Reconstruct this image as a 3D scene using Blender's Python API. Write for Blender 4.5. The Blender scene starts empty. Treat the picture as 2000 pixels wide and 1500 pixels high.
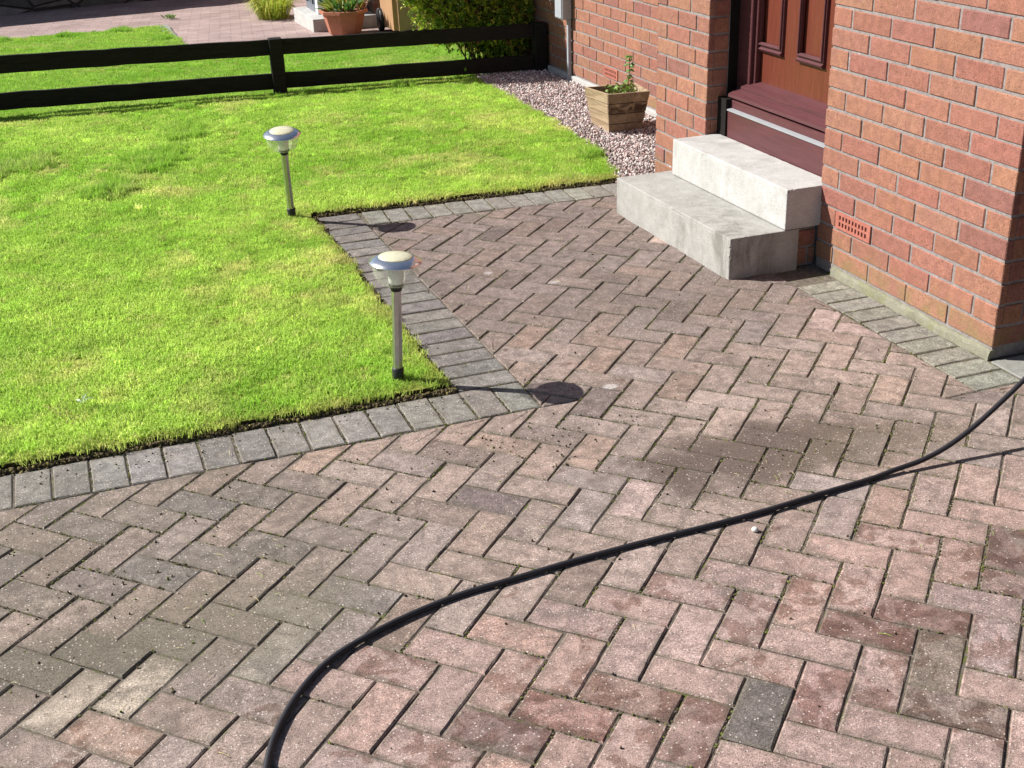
import bpy, math, random
import numpy as np
from mathutils import Vector, Matrix

random.seed(7)
rng = np.random.default_rng(11)
S = bpy.context.scene
COL = S.collection
R = math.radians

# ------------------------------------------------------------------ camera, light, exposure
cd = bpy.data.cameras.new("camera"); cam = bpy.data.objects.new("camera", cd); COL.objects.link(cam)
cam.location = (-2.7324, -2.9496, 1.6775)
cam.rotation_euler = (1.1375, 0.0301, -0.3553)
cd.sensor_width = 36.0; cd.lens = 2390.74 / 2000 * 36.0
cd.clip_start = 0.05; cd.clip_end = 500
S.camera = cam

SUN = Vector((1.03, -0.62, -1.0)).normalized()          # direction the sunlight travels
sl = bpy.data.lights.new("sun", 'SUN'); sun = bpy.data.objects.new("sun", sl); COL.objects.link(sun)
sl.energy = 5.0; sl.angle = R(0.53); sl.color = (1.0, 0.965, 0.91)
sun.rotation_euler = SUN.to_track_quat('-Z', 'Y').to_euler()
sun.location = (-6, 5, 7)

W = bpy.data.worlds.new("World"); S.world = W; W.use_nodes = True
wn = W.node_tree; wn.nodes.clear()
sky = wn.nodes.new('ShaderNodeTexSky'); sky.sky_type = 'NISHITA'; sky.sun_disc = False
sky.sun_elevation = math.asin(-SUN.z); sky.sun_rotation = math.atan2(-SUN.x, -SUN.y)
bg = wn.nodes.new('ShaderNodeBackground'); bg.inputs[1].default_value = 0.052
wo = wn.nodes.new('ShaderNodeOutputWorld')
wn.links.new(sky.outputs[0], bg.inputs[0]); wn.links.new(bg.outputs[0], wo.inputs[0])
S.view_settings.view_transform = 'Standard'; S.view_settings.look = 'None'
S.view_settings.exposure = 0.80; S.view_settings.gamma = 1.0
S.cycles.max_bounces = 6; S.cycles.diffuse_bounces = 2; S.cycles.transparent_max_bounces = 8

# ------------------------------------------------------------------ node helpers
def mat(name, rough=0.85, spec=0.3):
    m = bpy.data.materials.new(name); m.use_nodes = True
    nt = m.node_tree; b = nt.nodes['Principled BSDF']
    b.inputs['Roughness'].default_value = rough
    b.inputs['Specular IOR Level'].default_value = spec
    return m, nt, b
def N(nt, t, **kw):
    n = nt.nodes.new(t)
    for k, v in kw.items():
        if k.startswith('i_'): n.inputs[int(k[2:])].default_value = v
        else: setattr(n, k, v)
    return n
def L(nt, a, b): nt.links.new(a, b)
def pos(nt):
    return N(nt, 'ShaderNodeNewGeometry').outputs['Position']
def noise(nt, vec, scale, detail=4, rough=0.55, dist=0.0):
    n = N(nt, 'ShaderNodeTexNoise'); n.inputs['Scale'].default_value = scale
    n.inputs['Detail'].default_value = detail; n.inputs['Roughness'].default_value = rough
    n.inputs['Distortion'].default_value = dist
    if vec is not None: L(nt, vec, n.inputs['Vector'])
    return n.outputs['Fac']
def ramp(nt, fac, stops):
    r = N(nt, 'ShaderNodeValToRGB'); e = r.color_ramp.elements
    e[0].position, e[0].color = stops[0][0], (*stops[0][1], 1)
    e[1].position, e[1].color = stops[-1][0], (*stops[-1][1], 1)
    for p, c in stops[1:-1]:
        x = e.new(p); x.color = (*c, 1)
    L(nt, fac, r.inputs[0]); return r.outputs[0]
def maprange(nt, v, a, b, c=0.0, d=1.0, smooth=True):
    n = N(nt, 'ShaderNodeMapRange'); n.interpolation_type = 'SMOOTHSTEP' if smooth else 'LINEAR'
    for i, x in enumerate((a, b, c, d)): n.inputs[i+1].default_value = x
    L(nt, v, n.inputs[0]); return n.outputs[0]
def mix(nt, fac, a, b, mode='MIX'):
    n = N(nt, 'ShaderNodeMix', data_type='RGBA', blend_type=mode)
    for s, v in ((n.inputs[0], fac), (n.inputs[6], a), (n.inputs[7], b)):
        if isinstance(v, bpy.types.NodeSocket): L(nt, v, s)
        elif isinstance(v, (int, float)): s.default_value = v
        else: s.default_value = (*v, 1)
    return n.outputs[2]
def mth(nt, op, a, b=None, c=None):
    n = N(nt, 'ShaderNodeMath', operation=op)
    for i, v in enumerate((a, b, c)):
        if v is None: continue
        if isinstance(v, bpy.types.NodeSocket): L(nt, v, n.inputs[i])
        else: n.inputs[i].default_value = v
    return n.outputs[0]
def bump(nt, b, h, strength=0.5, dist=0.002):
    n = N(nt, 'ShaderNodeBump'); n.inputs['Strength'].default_value = strength
    n.inputs['Distance'].default_value = dist
    L(nt, h, n.inputs['Height']); L(nt, n.outputs[0], b.inputs['Normal'])
def attr(nt, name, typ='GEOMETRY'):
    a = N(nt, 'ShaderNodeAttribute', attribute_name=name, attribute_type=typ); return a.outputs['Color']
def vor(nt, vec, scale, out='Distance', rnd=1.0):
    v = N(nt, 'ShaderNodeTexVoronoi'); v.inputs['Scale'].default_value = scale
    v.inputs['Randomness'].default_value = rnd
    L(nt, vec, v.inputs['Vector']); return v.outputs[out]

def simple(name, col, rough=0.7, spec=0.3, var=0.12, scale=40, metal=0.0, bmp=0.0, bscale=200):
    m, nt, b = mat(name, rough, spec); p = pos(nt)
    n = noise(nt, p, scale, 5)
    k = maprange(nt, n, 0.3, 0.7, 1 - var, 1 + var)
    c = mix(nt, 1.0, col, k, 'MULTIPLY'); L(nt, c, b.inputs['Base Color'])
    b.inputs['Metallic'].default_value = metal
    if bmp: bump(nt, b, noise(nt, p, bscale, 3), bmp, 0.001)
    return m

# --- concrete block paving
def paver_mat():
    m, nt, b = mat("paver_concrete", 0.9, 0.25); p = pos(nt)
    t = attr(nt, 'tint')
    big = maprange(nt, noise(nt, p, 2.3, 5, 0.6), 0.3, 0.72, 0.86, 1.10)
    c = mix(nt, 1.0, t, big, 'MULTIPLY')
    mid = maprange(nt, noise(nt, p, 24, 7, 0.70, 0.6), 0.3, 0.7, 0.66, 1.26)
    c = mix(nt, 1.0, c, mid, 'MULTIPLY')
    # grime that has settled as soft grey brown blotches
    gr = maprange(nt, noise(nt, p, 7.5, 6, 0.62, 0.9), 0.54, 0.70)
    c = mix(nt, mth(nt, 'MULTIPLY', gr, 0.50), c, (0.115, 0.095, 0.08))
    lt = maprange(nt, noise(nt, p, 9.7, 6, 0.6, 0.4), 0.57, 0.72)
    c = mix(nt, mth(nt, 'MULTIPLY', lt, 0.28), c, (0.40, 0.335, 0.285))
    # grime creeping in from the joints
    wr = N(nt, 'ShaderNodeAttribute', attribute_name='wear').outputs['Fac']
    eg = mth(nt, 'MULTIPLY', maprange(nt, wr, 0.75, 0.0), maprange(nt, noise(nt, p, 13, 5, 0.6), 0.36, 0.60))
    c = mix(nt, mth(nt, 'MULTIPLY', eg, 0.55), c, (0.125, 0.108, 0.082))
    # damp or oily patches bounded by single blocks
    al = N(nt, 'ShaderNodeAttribute', attribute_name='tint').outputs['Alpha']
    wn_ = noise(nt, p, 13.5, 5, 0.55, 0.5)
    wet = maprange(nt, mth(nt, 'ADD', wn_, mth(nt, 'MULTIPLY', mth(nt, 'SUBTRACT', 1.0, al), 0.42)), 0.655, 0.73)
    c = mix(nt, wet, c, mix(nt, 1.0, c, (0.66, 0.59, 0.56), 'MULTIPLY'))
    # the big brown stain in the middle of the drive, and a weaker one beside the lawn corner
    def blotch(cx, cy, rx, ry, amp, col, lo=1.15, hi=0.55):
        sb = N(nt, 'ShaderNodeVectorMath', operation='SUBTRACT'); L(nt, p, sb.inputs[0]); sb.inputs[1].default_value = (cx, cy, 0)
        sc = N(nt, 'ShaderNodeVectorMath', operation='MULTIPLY'); L(nt, sb.outputs[0], sc.inputs[0]); sc.inputs[1].default_value = (1/rx, 1/ry, 0)
        ln = N(nt, 'ShaderNodeVectorMath', operation='LENGTH'); L(nt, sc.outputs[0], ln.inputs[0])
        d = mth(nt, 'ADD', ln.outputs['Value'], mth(nt, 'MULTIPLY', mth(nt, 'SUBTRACT', noise(nt, p, 8, 4, 0.5), 0.5), 1.3))
        return mth(nt, 'MULTIPLY', maprange(nt, d, lo, hi), amp), col
    for args in ((-1.05, -0.26, 0.43, 0.19, 0.92, (0.104, 0.077, 0.063)), (-0.68, -0.34, 0.34, 0.13, 0.55, (0.135, 0.106, 0.077)), (-0.75, 0.95, 0.55, 0.35, 0.28, (0.12, 0.098, 0.08)), (-1.62, 0.03, 0.26, 0.10, 0.35, (0.14, 0.11, 0.09)),
                 (-2.58, -0.48, 0.36, 0.20, 0.62, (0.148, 0.128, 0.095)), (-2.98, -0.50, 0.28, 0.14, 0.60, (0.12, 0.102, 0.078)), (-3.05, -0.05, 0.30, 0.14, 0.40, (0.13, 0.11, 0.088))):
        f_, col_ = blotch(*args); c = mix(nt, f_, c, col_)
    for args in ((-1.235, 0.318, 0.022, 0.015, 0.45, (0.60, 0.57, 0.56), 1.35, 0.6), (-1.23, 1.52, 0.02, 0.017, 0.40, (0.58, 0.55, 0.55), 1.35, 0.6), (-1.03, 1.30, 0.025, 0.017, 0.40, (0.58, 0.55, 0.55), 1.35, 0.6)):
        f_, col_ = blotch(*args); c = mix(nt, f_, c, col_)
    # sand grains and exposed aggregate
    g1 = maprange(nt, noise(nt, p, 420, 3, 0.7), 0.32, 0.68, 0.52, 1.48)
    c = mix(nt, 1.0, c, g1, 'MULTIPLY')
    g3 = maprange(nt, noise(nt, p, 170, 2, 0.6), 0.36, 0.64, 0.84, 1.16)
    c = mix(nt, 1.0, c, g3, 'MULTIPLY')
    v = vor(nt, p, 130); vc = vor(nt, p, 130, 'Color')
    sep = N(nt, 'ShaderNodeSeparateColor'); L(nt, vc, sep.inputs[0])
    ws = mth(nt, 'MULTIPLY', maprange(nt, v, 0.30, 0.18), mth(nt, 'GREATER_THAN', sep.outputs[0], 0.76))
    c = mix(nt, mth(nt, 'MULTIPLY', ws, 0.7), c, (0.66, 0.58, 0.52))
    ds = mth(nt, 'MULTIPLY', maprange(nt, v, 0.34, 0.2), mth(nt, 'GREATER_THAN', sep.outputs[1], 0.84))
    c = mix(nt, mth(nt, 'MULTIPLY', ds, 0.7), c, (0.05, 0.04, 0.035))
    L(nt, c, b.inputs['Base Color'])
    h = mth(nt, 'ADD', mth(nt, 'MULTIPLY', noise(nt, p, 330, 3, 0.7), 1.0), mth(nt, 'MULTIPLY', noise(nt, p, 70, 3), 0.6))
    bump(nt, b, h, 0.75, 0.0016)
    return m
M_PAVER = paver_mat()

def soil_mat(name, a, bcol, moss=0.5):
    m, nt, b = mat(name, 0.95, 0.1); p = pos(nt)
    c = ramp(nt, noise(nt, p, 60, 6, 0.7), [(0.3, a), (0.7, bcol)])
    mo = maprange(nt, noise(nt, p, 5.0, 5, 0.6), 0.5, 0.62)
    mo2 = maprange(nt, noise(nt, p, 45, 4, 0.6), 0.45, 0.6)
    c = mix(nt, mth(nt, 'MULTIPLY', mth(nt, 'MULTIPLY', mo, mo2), moss), c, (0.10, 0.12, 0.02))
    L(nt, c, b.inputs['Base Color']); bump(nt, b, noise(nt, p, 150, 5, 0.7), 1.0, 0.004)
    return m
M_JOINT = soil_mat("joint_sand", (0.075, 0.062, 0.048), (0.215, 0.185, 0.15), 0.8)
M_SOIL = soil_mat("lawn_soil", (0.025, 0.018, 0.010), (0.09, 0.065, 0.035), 0.5)
M_THATCH = soil_mat("lawn_thatch", (0.10, 0.13, 0.02), (0.30, 0.31, 0.07), 0.5)

def brick_mat():
    m, nt, b = mat("clay_brick", 0.85, 0.25); p = pos(nt); t = attr(nt, 'tint')
    k = maprange(nt, noise(nt, p, 30, 6, 0.6, 0.5), 0.3, 0.7, 0.84, 1.14)
    c = mix(nt, 1.0, t, k, 'MULTIPLY')
    pk = maprange(nt, noise(nt, p, 12, 4, 0.6), 0.45, 0.7)
    c = mix(nt, mth(nt, 'MULTIPLY', pk, 0.5), c, (0.262, 0.118, 0.094))
    g = maprange(nt, noise(nt, p, 300, 3, 0.7), 0.3, 0.7, 0.66, 1.34); c = mix(nt, 1.0, c, g, 'MULTIPLY')
    v = vor(nt, p, 110); sep = N(nt, 'ShaderNodeSeparateColor'); L(nt, vor(nt, p, 110, 'Color'), sep.inputs[0])
    ds = mth(nt, 'MULTIPLY', maprange(nt, v, 0.32, 0.2), mth(nt, 'GREATER_THAN', sep.outputs[1], 0.76))
    c = mix(nt, mth(nt, 'MULTIPLY', ds, 0.65), c, (0.11, 0.045, 0.03))
    sm = maprange(nt, noise(nt, p, 70, 6, 0.75, 1.0), 0.60, 0.70)
    c = mix(nt, mth(nt, 'MULTIPLY', sm, 0.30), c, (0.40, 0.29, 0.24))
    ef = maprange(nt, noise(nt, p, 17, 8, 0.75, 2.0), 0.63, 0.74)
    c = mix(nt, mth(nt, 'MULTIPLY', ef, 0.45), c, (0.55, 0.36, 0.27))
    # green algae low on the wall
    sx = N(nt, 'ShaderNodeSeparateXYZ'); L(nt, p, sx.inputs[0])
    low = mth(nt, 'MULTIPLY', maprange(nt, sx.outputs[2], 0.21, 0.03), maprange(nt, noise(nt, p, 14, 4), 0.35, 0.65))
    c = mix(nt, mth(nt, 'MULTIPLY', low, 0.55), c, (0.20, 0.17, 0.06))
    L(nt, c, b.inputs['Base Color'])
    bump(nt, b, mth(nt, 'ADD', noise(nt, p, 240, 3, 0.7), mth(nt, 'MULTIPLY', noise(nt, p, 40, 3), 1.4)), 0.95, 0.0018)
    return m
M_BRICK = brick_mat()
def mortar_mat():
    m, nt, b = mat("mortar", 0.95, 0.15); p = pos(nt)
    c = ramp(nt, noise(nt, p, 55, 6, 0.7), [(0.3, (0.17, 0.15, 0.145)), (0.7, (0.32, 0.29, 0.28))])
    ef = maprange(nt, noise(nt, p, 5, 6, 0.7), 0.62, 0.72)
    c = mix(nt, mth(nt, 'MULTIPLY', ef, 0.8), c, (0.62, 0.60, 0.62))
    L(nt, c, b.inputs['Base Color']); bump(nt, b, noise(nt, p, 200, 4, 0.7), 0.9, 0.002)
    return m
M_MORTAR = mortar_mat()

def concrete_mat(name, a, bc, dirt, dfac, streak=True):
    m, nt, b = mat(name, 0.85, 0.25); p = pos(nt)
    c = ramp(nt, noise(nt, p, 14, 8, 0.72, 0.3), [(0.3, a), (0.7, bc)])
    mp = N(nt, 'ShaderNodeMapping'); mp.inputs['Scale'].default_value = (1, 1, 0.3); L(nt, p, mp.inputs[0])
    d = maprange(nt, noise(nt, mp.outputs[0], 11, 8, 0.72, 0.6), 0.42, 0.66)
    d2 = maprange(nt, noise(nt, p, 2.6, 5, 0.6), 0.38, 0.62)
    c = mix(nt, mth(nt, 'MULTIPLY', mth(nt, 'MULTIPLY', d, d2), dfac), c, dirt)
    g = maprange(nt, noise(nt, p, 260, 3, 0.7), 0.3, 0.7, 0.78, 1.2); c = mix(nt, 1.0, c, g, 'MULTIPLY')
    pit = maprange(nt, vor(nt, p, 75), 0.16, 0.05); pit2 = mth(nt, 'GREATER_THAN', noise(nt, p, 30, 2), 0.55)
    c = mix(nt, mth(nt, 'MULTIPLY', mth(nt, 'MULTIPLY', pit, pit2), 0.6), c, (0.12, 0.11, 0.09))
    L(nt, c, b.inputs['Base Color'])
    bump(nt, b, mth(nt, 'ADD', noise(nt, p, 180, 4, 0.7), mth(nt, 'MULTIPLY', noise(nt, p, 25, 3), 1.5)), 0.55, 0.0015)
    return m
M_STEP_LO = concrete_mat("weathered_concrete", (0.285, 0.275, 0.255), (0.40, 0.39, 0.365), (0.15, 0.142, 0.122), 0.75)
M_STEP_UP = concrete_mat("pale_concrete", (0.37, 0.362, 0.345), (0.50, 0.492, 0.475), (0.24, 0.225, 0.20), 0.45)
M_PLINTH = concrete_mat("mossy_render", (0.17, 0.162, 0.115), (0.27, 0.26, 0.20), (0.17, 0.175, 0.05), 0.9)
M_SLAB = concrete_mat("grey_slab", (0.20, 0.20, 0.185), (0.31, 0.31, 0.29), (0.2, 0.19, 0.16), 0.6)

# ------------------------------------------------------------------ object helpers
def tag(o, label=None, cat=None, group=None, kind=None):
    if label: o['label'] = label
    if cat: o['category'] = cat
    if group: o['group'] = group
    if kind: o['kind'] = kind
    return o
def empty(name, loc=(0, 0, 0), label=None, cat=None, group=None):
    o = bpy.data.objects.new(name, None); COL.objects.link(o); o.location = loc
    o.empty_display_size = 0.1
    return tag(o, label, cat, group)
class MB:
    """collects faces, then becomes one mesh"""
    def __init__(s): s.v = []; s.f = []; s.mi = []; s.tint = []; s.sm = []; s.w = []
    def add(s, vs, fs, mi=0, tint=(1, 1, 1), smooth=False):
        b = len(s.v); s.v += [tuple(x) for x in vs]
        for f in fs:
            s.f.append(tuple(b + i for i in f)); s.mi.append(mi); s.tint.append(tint); s.sm.append(smooth)
    def build(s, name, mats, parent=None, parent_loc=(0, 0, 0), tints=False):
        me = bpy.data.meshes.new(name)
        me.from_pydata([(x - parent_loc[0], y - parent_loc[1], z - parent_loc[2]) for x, y, z in s.v], [], s.f)
        for m in (mats if isinstance(mats, (list, tuple)) else [mats]): me.materials.append(m)
        me.polygons.foreach_set('material_index', s.mi)
        me.polygons.foreach_set('use_smooth', s.sm)
        if tints:
            a = me.attributes.new('tint', 'FLOAT_COLOR', 'FACE')
            a.data.foreach_set('color', np.array([(*t, 1) if len(t) == 3 else t for t in s.tint], dtype=np.float32).ravel())
        if len(s.w) == len(s.v):
            a = me.attributes.new('wear', 'FLOAT', 'POINT'); a.data.foreach_set('value', np.array(s.w, dtype=np.float32))
        me.update()
        o = bpy.data.objects.new(name, me); COL.objects.link(o)
        if parent: o.parent = parent
        return o
    # --- shapes
    def box(s, lo, hi, mi=0, tint=(1, 1, 1), ch=0.0, M=None):
        x0, y0, z0 = lo; x1, y1, z1 = hi
        if ch <= 0:
            v = [(x0,y0,z0),(x1,y0,z0),(x1,y1,z0),(x0,y1,z0),(x0,y0,z1),(x1,y0,z1),(x1,y1,z1),(x0,y1,z1)]
            f = [(0,3,2,1),(4,5,6,7),(0,1,5,4),(1,2,6,5),(2,3,7,6),(3,0,4,7)]
        else:
            v = []; f = []
            idx = {}
            X = (x0, x1); Y = (y0, y1); Z = (z0, z1)
            for i in (0, 1):
                for j in (0, 1):
                    for k in (0, 1):
                        sx, sy, sz = (1 if i == 0 else -1), (1 if j == 0 else -1), (1 if k == 0 else -1)
                        for a in range(3):
                            p = [X[i] + sx*ch, Y[j] + sy*ch, Z[k] + sz*ch]; p[a] = (X[i], Y[j], Z[k])[a]
                            idx[(i, j, k, a)] = len(v); v.append(tuple(p))
            g = lambda i, j, k, a: idx[(i, j, k, a)]
            f += [(g(0,0,0,0), g(0,0,1,0), g(0,1,1,0), g(0,1,0,0)), (g(1,0,0,0), g(1,1,0,0), g(1,1,1,0), g(1,0,1,0)),
                  (g(0,0,0,1), g(1,0,0,1), g(1,0,1,1), g(0,0,1,1)), (g(0,1,0,1), g(0,1,1,1), g(1,1,1,1), g(1,1,0,1)),
                  (g(0,0,0,2), g(0,1,0,2), g(1,1,0,2), g(1,0,0,2)), (g(0,0,1,2), g(1,0,1,2), g(1,1,1,2), g(0,1,1,2))]
            for i in (0, 1):
                for j in (0, 1):
                    f.append((g(i,j,0,0), g(i,j,0,1), g(i,j,1,1), g(i,j,1,0)))
                    f.append((g(i,0,j,0), g(i,0,j,2), g(i,1,j,2), g(i,1,j,0)))
                    f.append((g(0,i,j,1), g(0,i,j,2), g(1,i,j,2), g(1,i,j,1)))
                    for k in (0, 1): f.append((g(i,j,k,0), g(i,j,k,1), g(i,j,k,2)))
        if M is not None: v = [tuple(M @ Vector(p)) for p in v]
        s.add(v, f, mi, tint)
    def lathe(s, prof, n=24, c=(0, 0, 0), mi=0, tint=(1, 1, 1), smooth=True, cap=True, M=None):
        v = []; f = []
        for r, z in prof:
            for k in range(n):
                a = 2*math.pi*k/n; v.append((c[0] + r*math.cos(a), c[1] + r*math.sin(a), c[2] + z))
        for i in range(len(prof)-1):
            for k in range(n):
                k2 = (k+1) % n; f.append((i*n+k, i*n+k2, (i+1)*n+k2, (i+1)*n+k))
        if cap:
            f.append(tuple(range(n))[::-1]); f.append(tuple((len(prof)-1)*n + k for k in range(n)))
        if M is not None: v = [tuple(M @ Vector(p)) for p in v]
        s.add(v, f, mi, tint, smooth)
    def tube(s, pts, r, n=10, mi=0, tint=(1, 1, 1), smooth=True):
        pts = [Vector(p) for p in pts]; rs = r if isinstance(r, (list, tuple)) else [r]*len(pts)
        v = []; f = []; up = Vector((0.13, 0.21, 1)).normalized()
        for i, p in enumerate(pts):
            t = (pts[min(i+1, len(pts)-1)] - pts[max(i-1, 0)]).normalized()
            a = t.cross(up)
            if a.length < 1e-3: a = t.cross(Vector((1, 0, 0)))
            a.normalize(); b2 = a.cross(t)
            for k in range(n):
                an = 2*math.pi*k/n; v.append(p + (a*math.cos(an) + b2*math.sin(an))*rs[i])
        for i in range(len(pts)-1):
            for k in range(n):
                k2 = (k+1) % n; f.append((i*n+k, (i+1)*n+k, (i+1)*n+k2, i*n+k2))
        f.append(tuple(range(n))); f.append(tuple((len(pts)-1)*n+k for k in range(n))[::-1])
        s.add(v, f, mi, tint, smooth)
def catmull(P, per=10):
    P = [np.array(p, float) for p in P]; out = []
    for i in range(len(P)-1):
        p0, p1, p2, p3 = P[max(i-1, 0)], P[i], P[i+1], P[min(i+2, len(P)-1)]
        for k in range(per):
            t = k/per
            out.append(0.5*((2*p1) + (-p0+p2)*t + (2*p0-5*p1+4*p2-p3)*t*t + (-p0+3*p1-3*p2+p3)*t**3))
    out.append(P[-1]); return out
def jit(c, a=0.06, h=0.03):
    k = 1 + random.uniform(-a, a)
    return tuple(max(0.003, x*k*(1 + random.uniform(-h, h))) for x in c)
def zg(y):                                   # the plot falls very slightly beyond the fence
    return -0.02*max(0.0, y-5.0)
# cheap smooth value noise for placing things
_g = rng.random((64, 64))
def vnoise(x, y, s):
    x = np.asarray(x, float)*s; y = np.asarray(y, float)*s
    xi = np.floor(x).astype(int); yi = np.floor(y).astype(int); fx = x-xi; fy = y-yi
    fx = fx*fx*(3-2*fx); fy = fy*fy*(3-2*fy); g = lambda a, b: _g[a % 64, b % 64]
    return (g(xi, yi)*(1-fx)+g(xi+1, yi)*fx)*(1-fy)+(g(xi, yi+1)*(1-fx)+g(xi+1, yi+1)*fx)*fy

# ------------------------------------------------------------------ ground sheets
gm = MB()
ys = [-60, -5, 5, 6, 8, 10, 12, 15, 40, 160]
def gz(y): return -0.0042 + (zg(min(y, 15)))
for i in range(len(ys)-1):
    gm.add([(-120, ys[i], gz(ys[i])), (120, ys[i], gz(ys[i])), (120, ys[i+1], gz(ys[i+1])), (-120, ys[i+1], gz(ys[i+1]))], [(0, 1, 2, 3)])
tag(gm.build("ground", M_JOINT), kind='structure')

# ------------------------------------------------------------------ block paving in 45 degree herringbone
A = 0.78301; U = 0.10411; OX, OY = 0.1154, 0.1265
ca, sa = math.cos(A), math.sin(A)
def lat(p, q): return ((ca*p + sa*q)*U + OX, (-sa*p + ca*q)*U + OY)
def clip(poly, nx, ny, d):                    # keep nx*x+ny*y<=d
    out = []
    for i in range(len(poly)):
        a = poly[i]; b = poly[(i+1) % len(poly)]
        da = nx*a[0]+ny*a[1]-d; db = nx*b[0]+ny*b[1]-d
        if da <= 0: out.append(a)
        if (da < 0 < db) or (db < 0 < da):
            t = da/(da-db); out.append((a[0]+(b[0]-a[0])*t, a[1]+(b[1]-a[1])*t))
    return out
def area(p):
    return 0.5*abs(sum(p[i][0]*p[(i+1) % len(p)][1]-p[(i+1) % len(p)][0]*p[i][1] for i in range(len(p)))) if len(p) > 2 else 0
def inside(p, x, y):
    s = 0
    for i in range(len(p)):
        a = p[i]; b = p[(i+1) % len(p)]; c = (b[0]-a[0])*(y-a[1])-(b[1]-a[1])*(x-a[0])
        if s == 0: s = 1 if c > 0 else -1
        elif (c > 0) != (s > 0): return False
    return True
def cut_corner(polys, n1, n2, corner):
    """remove the quadrant {n1>0 and n2>0}; each n is (nx,ny,d), kept where nx*x+ny*y<=d"""
    out = []
    for p in polys:
        a = clip(p, *n1); b = clip(p, *n2); A0 = area(p); q = clip(clip(p, -n1[0], -n1[1], -n1[2]), -n2[0], -n2[1], -n2[2])
        if area(q) < 1e-7: out.append(p); continue
        if inside(p, *corner):
            out.append(b); r = clip(clip(p, -n2[0], -n2[1], -n2[2]), *n1)
            if area(r) > 2e-4: out.append(r)
        else: out.append(a if area(a) > area(b) else b)
    return [p for p in out if area(p) > 2.5e-4]
BX, BY = -1.488, 0.272                         # outer corner of the lawn border
TOPL = (0.055, 1.0, 2.288)                     # top border line: .055x + y = 2.288
def shrink(poly, d):
    n = len(poly); out = []
    ar = sum(poly[i][0]*poly[(i+1) % n][1]-poly[(i+1) % n][0]*poly[i][1] for i in range(n))
    if ar < 0: poly = poly[::-1]
    for i in range(n):
        a = np.array(poly[i-1]); b = np.array(poly[i]); c = np.array(poly[(i+1) % n])
        e1 = (b-a); e2 = (c-b); l1 = np.linalg.norm(e1); l2 = np.linalg.norm(e2)
        if l1 < 1e-6 or l2 < 1e-6: continue
        e1 /= l1; e2 /= l2; n1 = np.array((-e1[1], e1[0])); n2 = np.array((-e2[1], e2[0]))
        k = 1 + n1@n2
        if k < 0.15: k = 0.15
        out.append(tuple(b + (n1+n2)/k*d))
    return out
def inset(poly, d):
    n = len(poly); ar = sum(poly[i][0]*poly[(i+1) % n][1]-poly[(i+1) % n][0]*poly[i][1] for i in range(n))
    if ar < 0: poly = poly[::-1]
    out = list(poly)
    for i in range(n):
        a, b = poly[i], poly[(i+1) % n]; l = math.dist(a, b)
        if l < 1e-6: continue
        nx, ny = (b[1]-a[1])/l, -(b[0]-a[0])/l
        out = clip(out, nx, ny, nx*a[0]+ny*a[1]-d)
        if len(out) < 3: return []
    res = []
    for p in out:                              # merge near-coincident corners, blunt sharp tips
        if not res or math.dist(p, res[-1]) > 0.003: res.append(p)
    if len(res) > 2 and math.dist(res[0], res[-1]) < 0.003: res.pop()
    return res
def paver(mb, poly, tint, gap=0.0024, ch=0.0036, z=0.0, tilt=0.0032, seg=0.035, rag=0.0006):
    L2 = max(math.dist(poly[i], poly[(i+1) % len(poly)]) for i in range(len(poly)))
    if area(poly)/L2 < 0.017: return
    P = inset(poly, gap + random.uniform(-0.0006, 0.0006))
    if len(P) < 3 or area(P) < 1.5e-4: return
    # break edges into short pieces so that they are not ruler straight
    ring = []
    for i in range(len(P)):
        a = np.array(P[i]); b = np.array(P[(i+1) % len(P)]); ln = np.linalg.norm(b-a); k = max(1, int(ln/seg))
        for j in range(k): ring.append(a+(b-a)*j/k + rng.normal(0, rag, 2))
    c = np.mean(ring, 0)
    n = len(ring); z = z + random.gauss(0, 0.0010)
    tx, ty = random.gauss(0, tilt), random.gauss(0, tilt)
    zz = lambda p: z + (p[0]-c[0])*tx + (p[1]-c[1])*ty
    inner = []
    for p in ring:
        d = c-p; l = np.linalg.norm(d); inner.append(p)
    tin = shrink([tuple(p) for p in ring], ch)
    if len(tin) != n or any(not inside(P, *q) for q in tin) or area(tin) > area([tuple(p) for p in ring]): tin = [tuple(p+(c-p)*0.06) for p in ring]
    tin = [np.array(p)+rng.normal(0, 0.0005, 2) for p in tin]
    v = [(p[0], p[1], -0.02) for p in ring] + [(p[0], p[1], zz(p)-ch*0.8+random.gauss(0, 0.0003)) for p in ring] + [(p[0], p[1], zz(p)) for p in tin]
    t2 = shrink([tuple(p) for p in tin], 0.017)
    core = len(t2) == n and all(inside(P, *q) for q in t2) and area(t2) > 0.25*area([tuple(p) for p in tin]) and area(t2) < area([tuple(p) for p in tin])
    if core:
        v += [(p[0], p[1], zz(p)) for p in t2]; f = [tuple(range(3*n, 4*n))]+[(2*n+i, 2*n+(i+1) % n, 3*n+(i+1) % n, 3*n+i) for i in range(n)]
    else: f = [tuple(range(2*n, 3*n))]
    mb.w += [0.0]*(3*n)+([1.0]*n if core else [])
    for i in range(n):
        j = (i+1) % n
        f.append((i, j, n+j, n+i)); f.append((n+i, n+j, 2*n+j, 2*n+i))
    mb.add(v, f, 0, tint)

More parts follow.
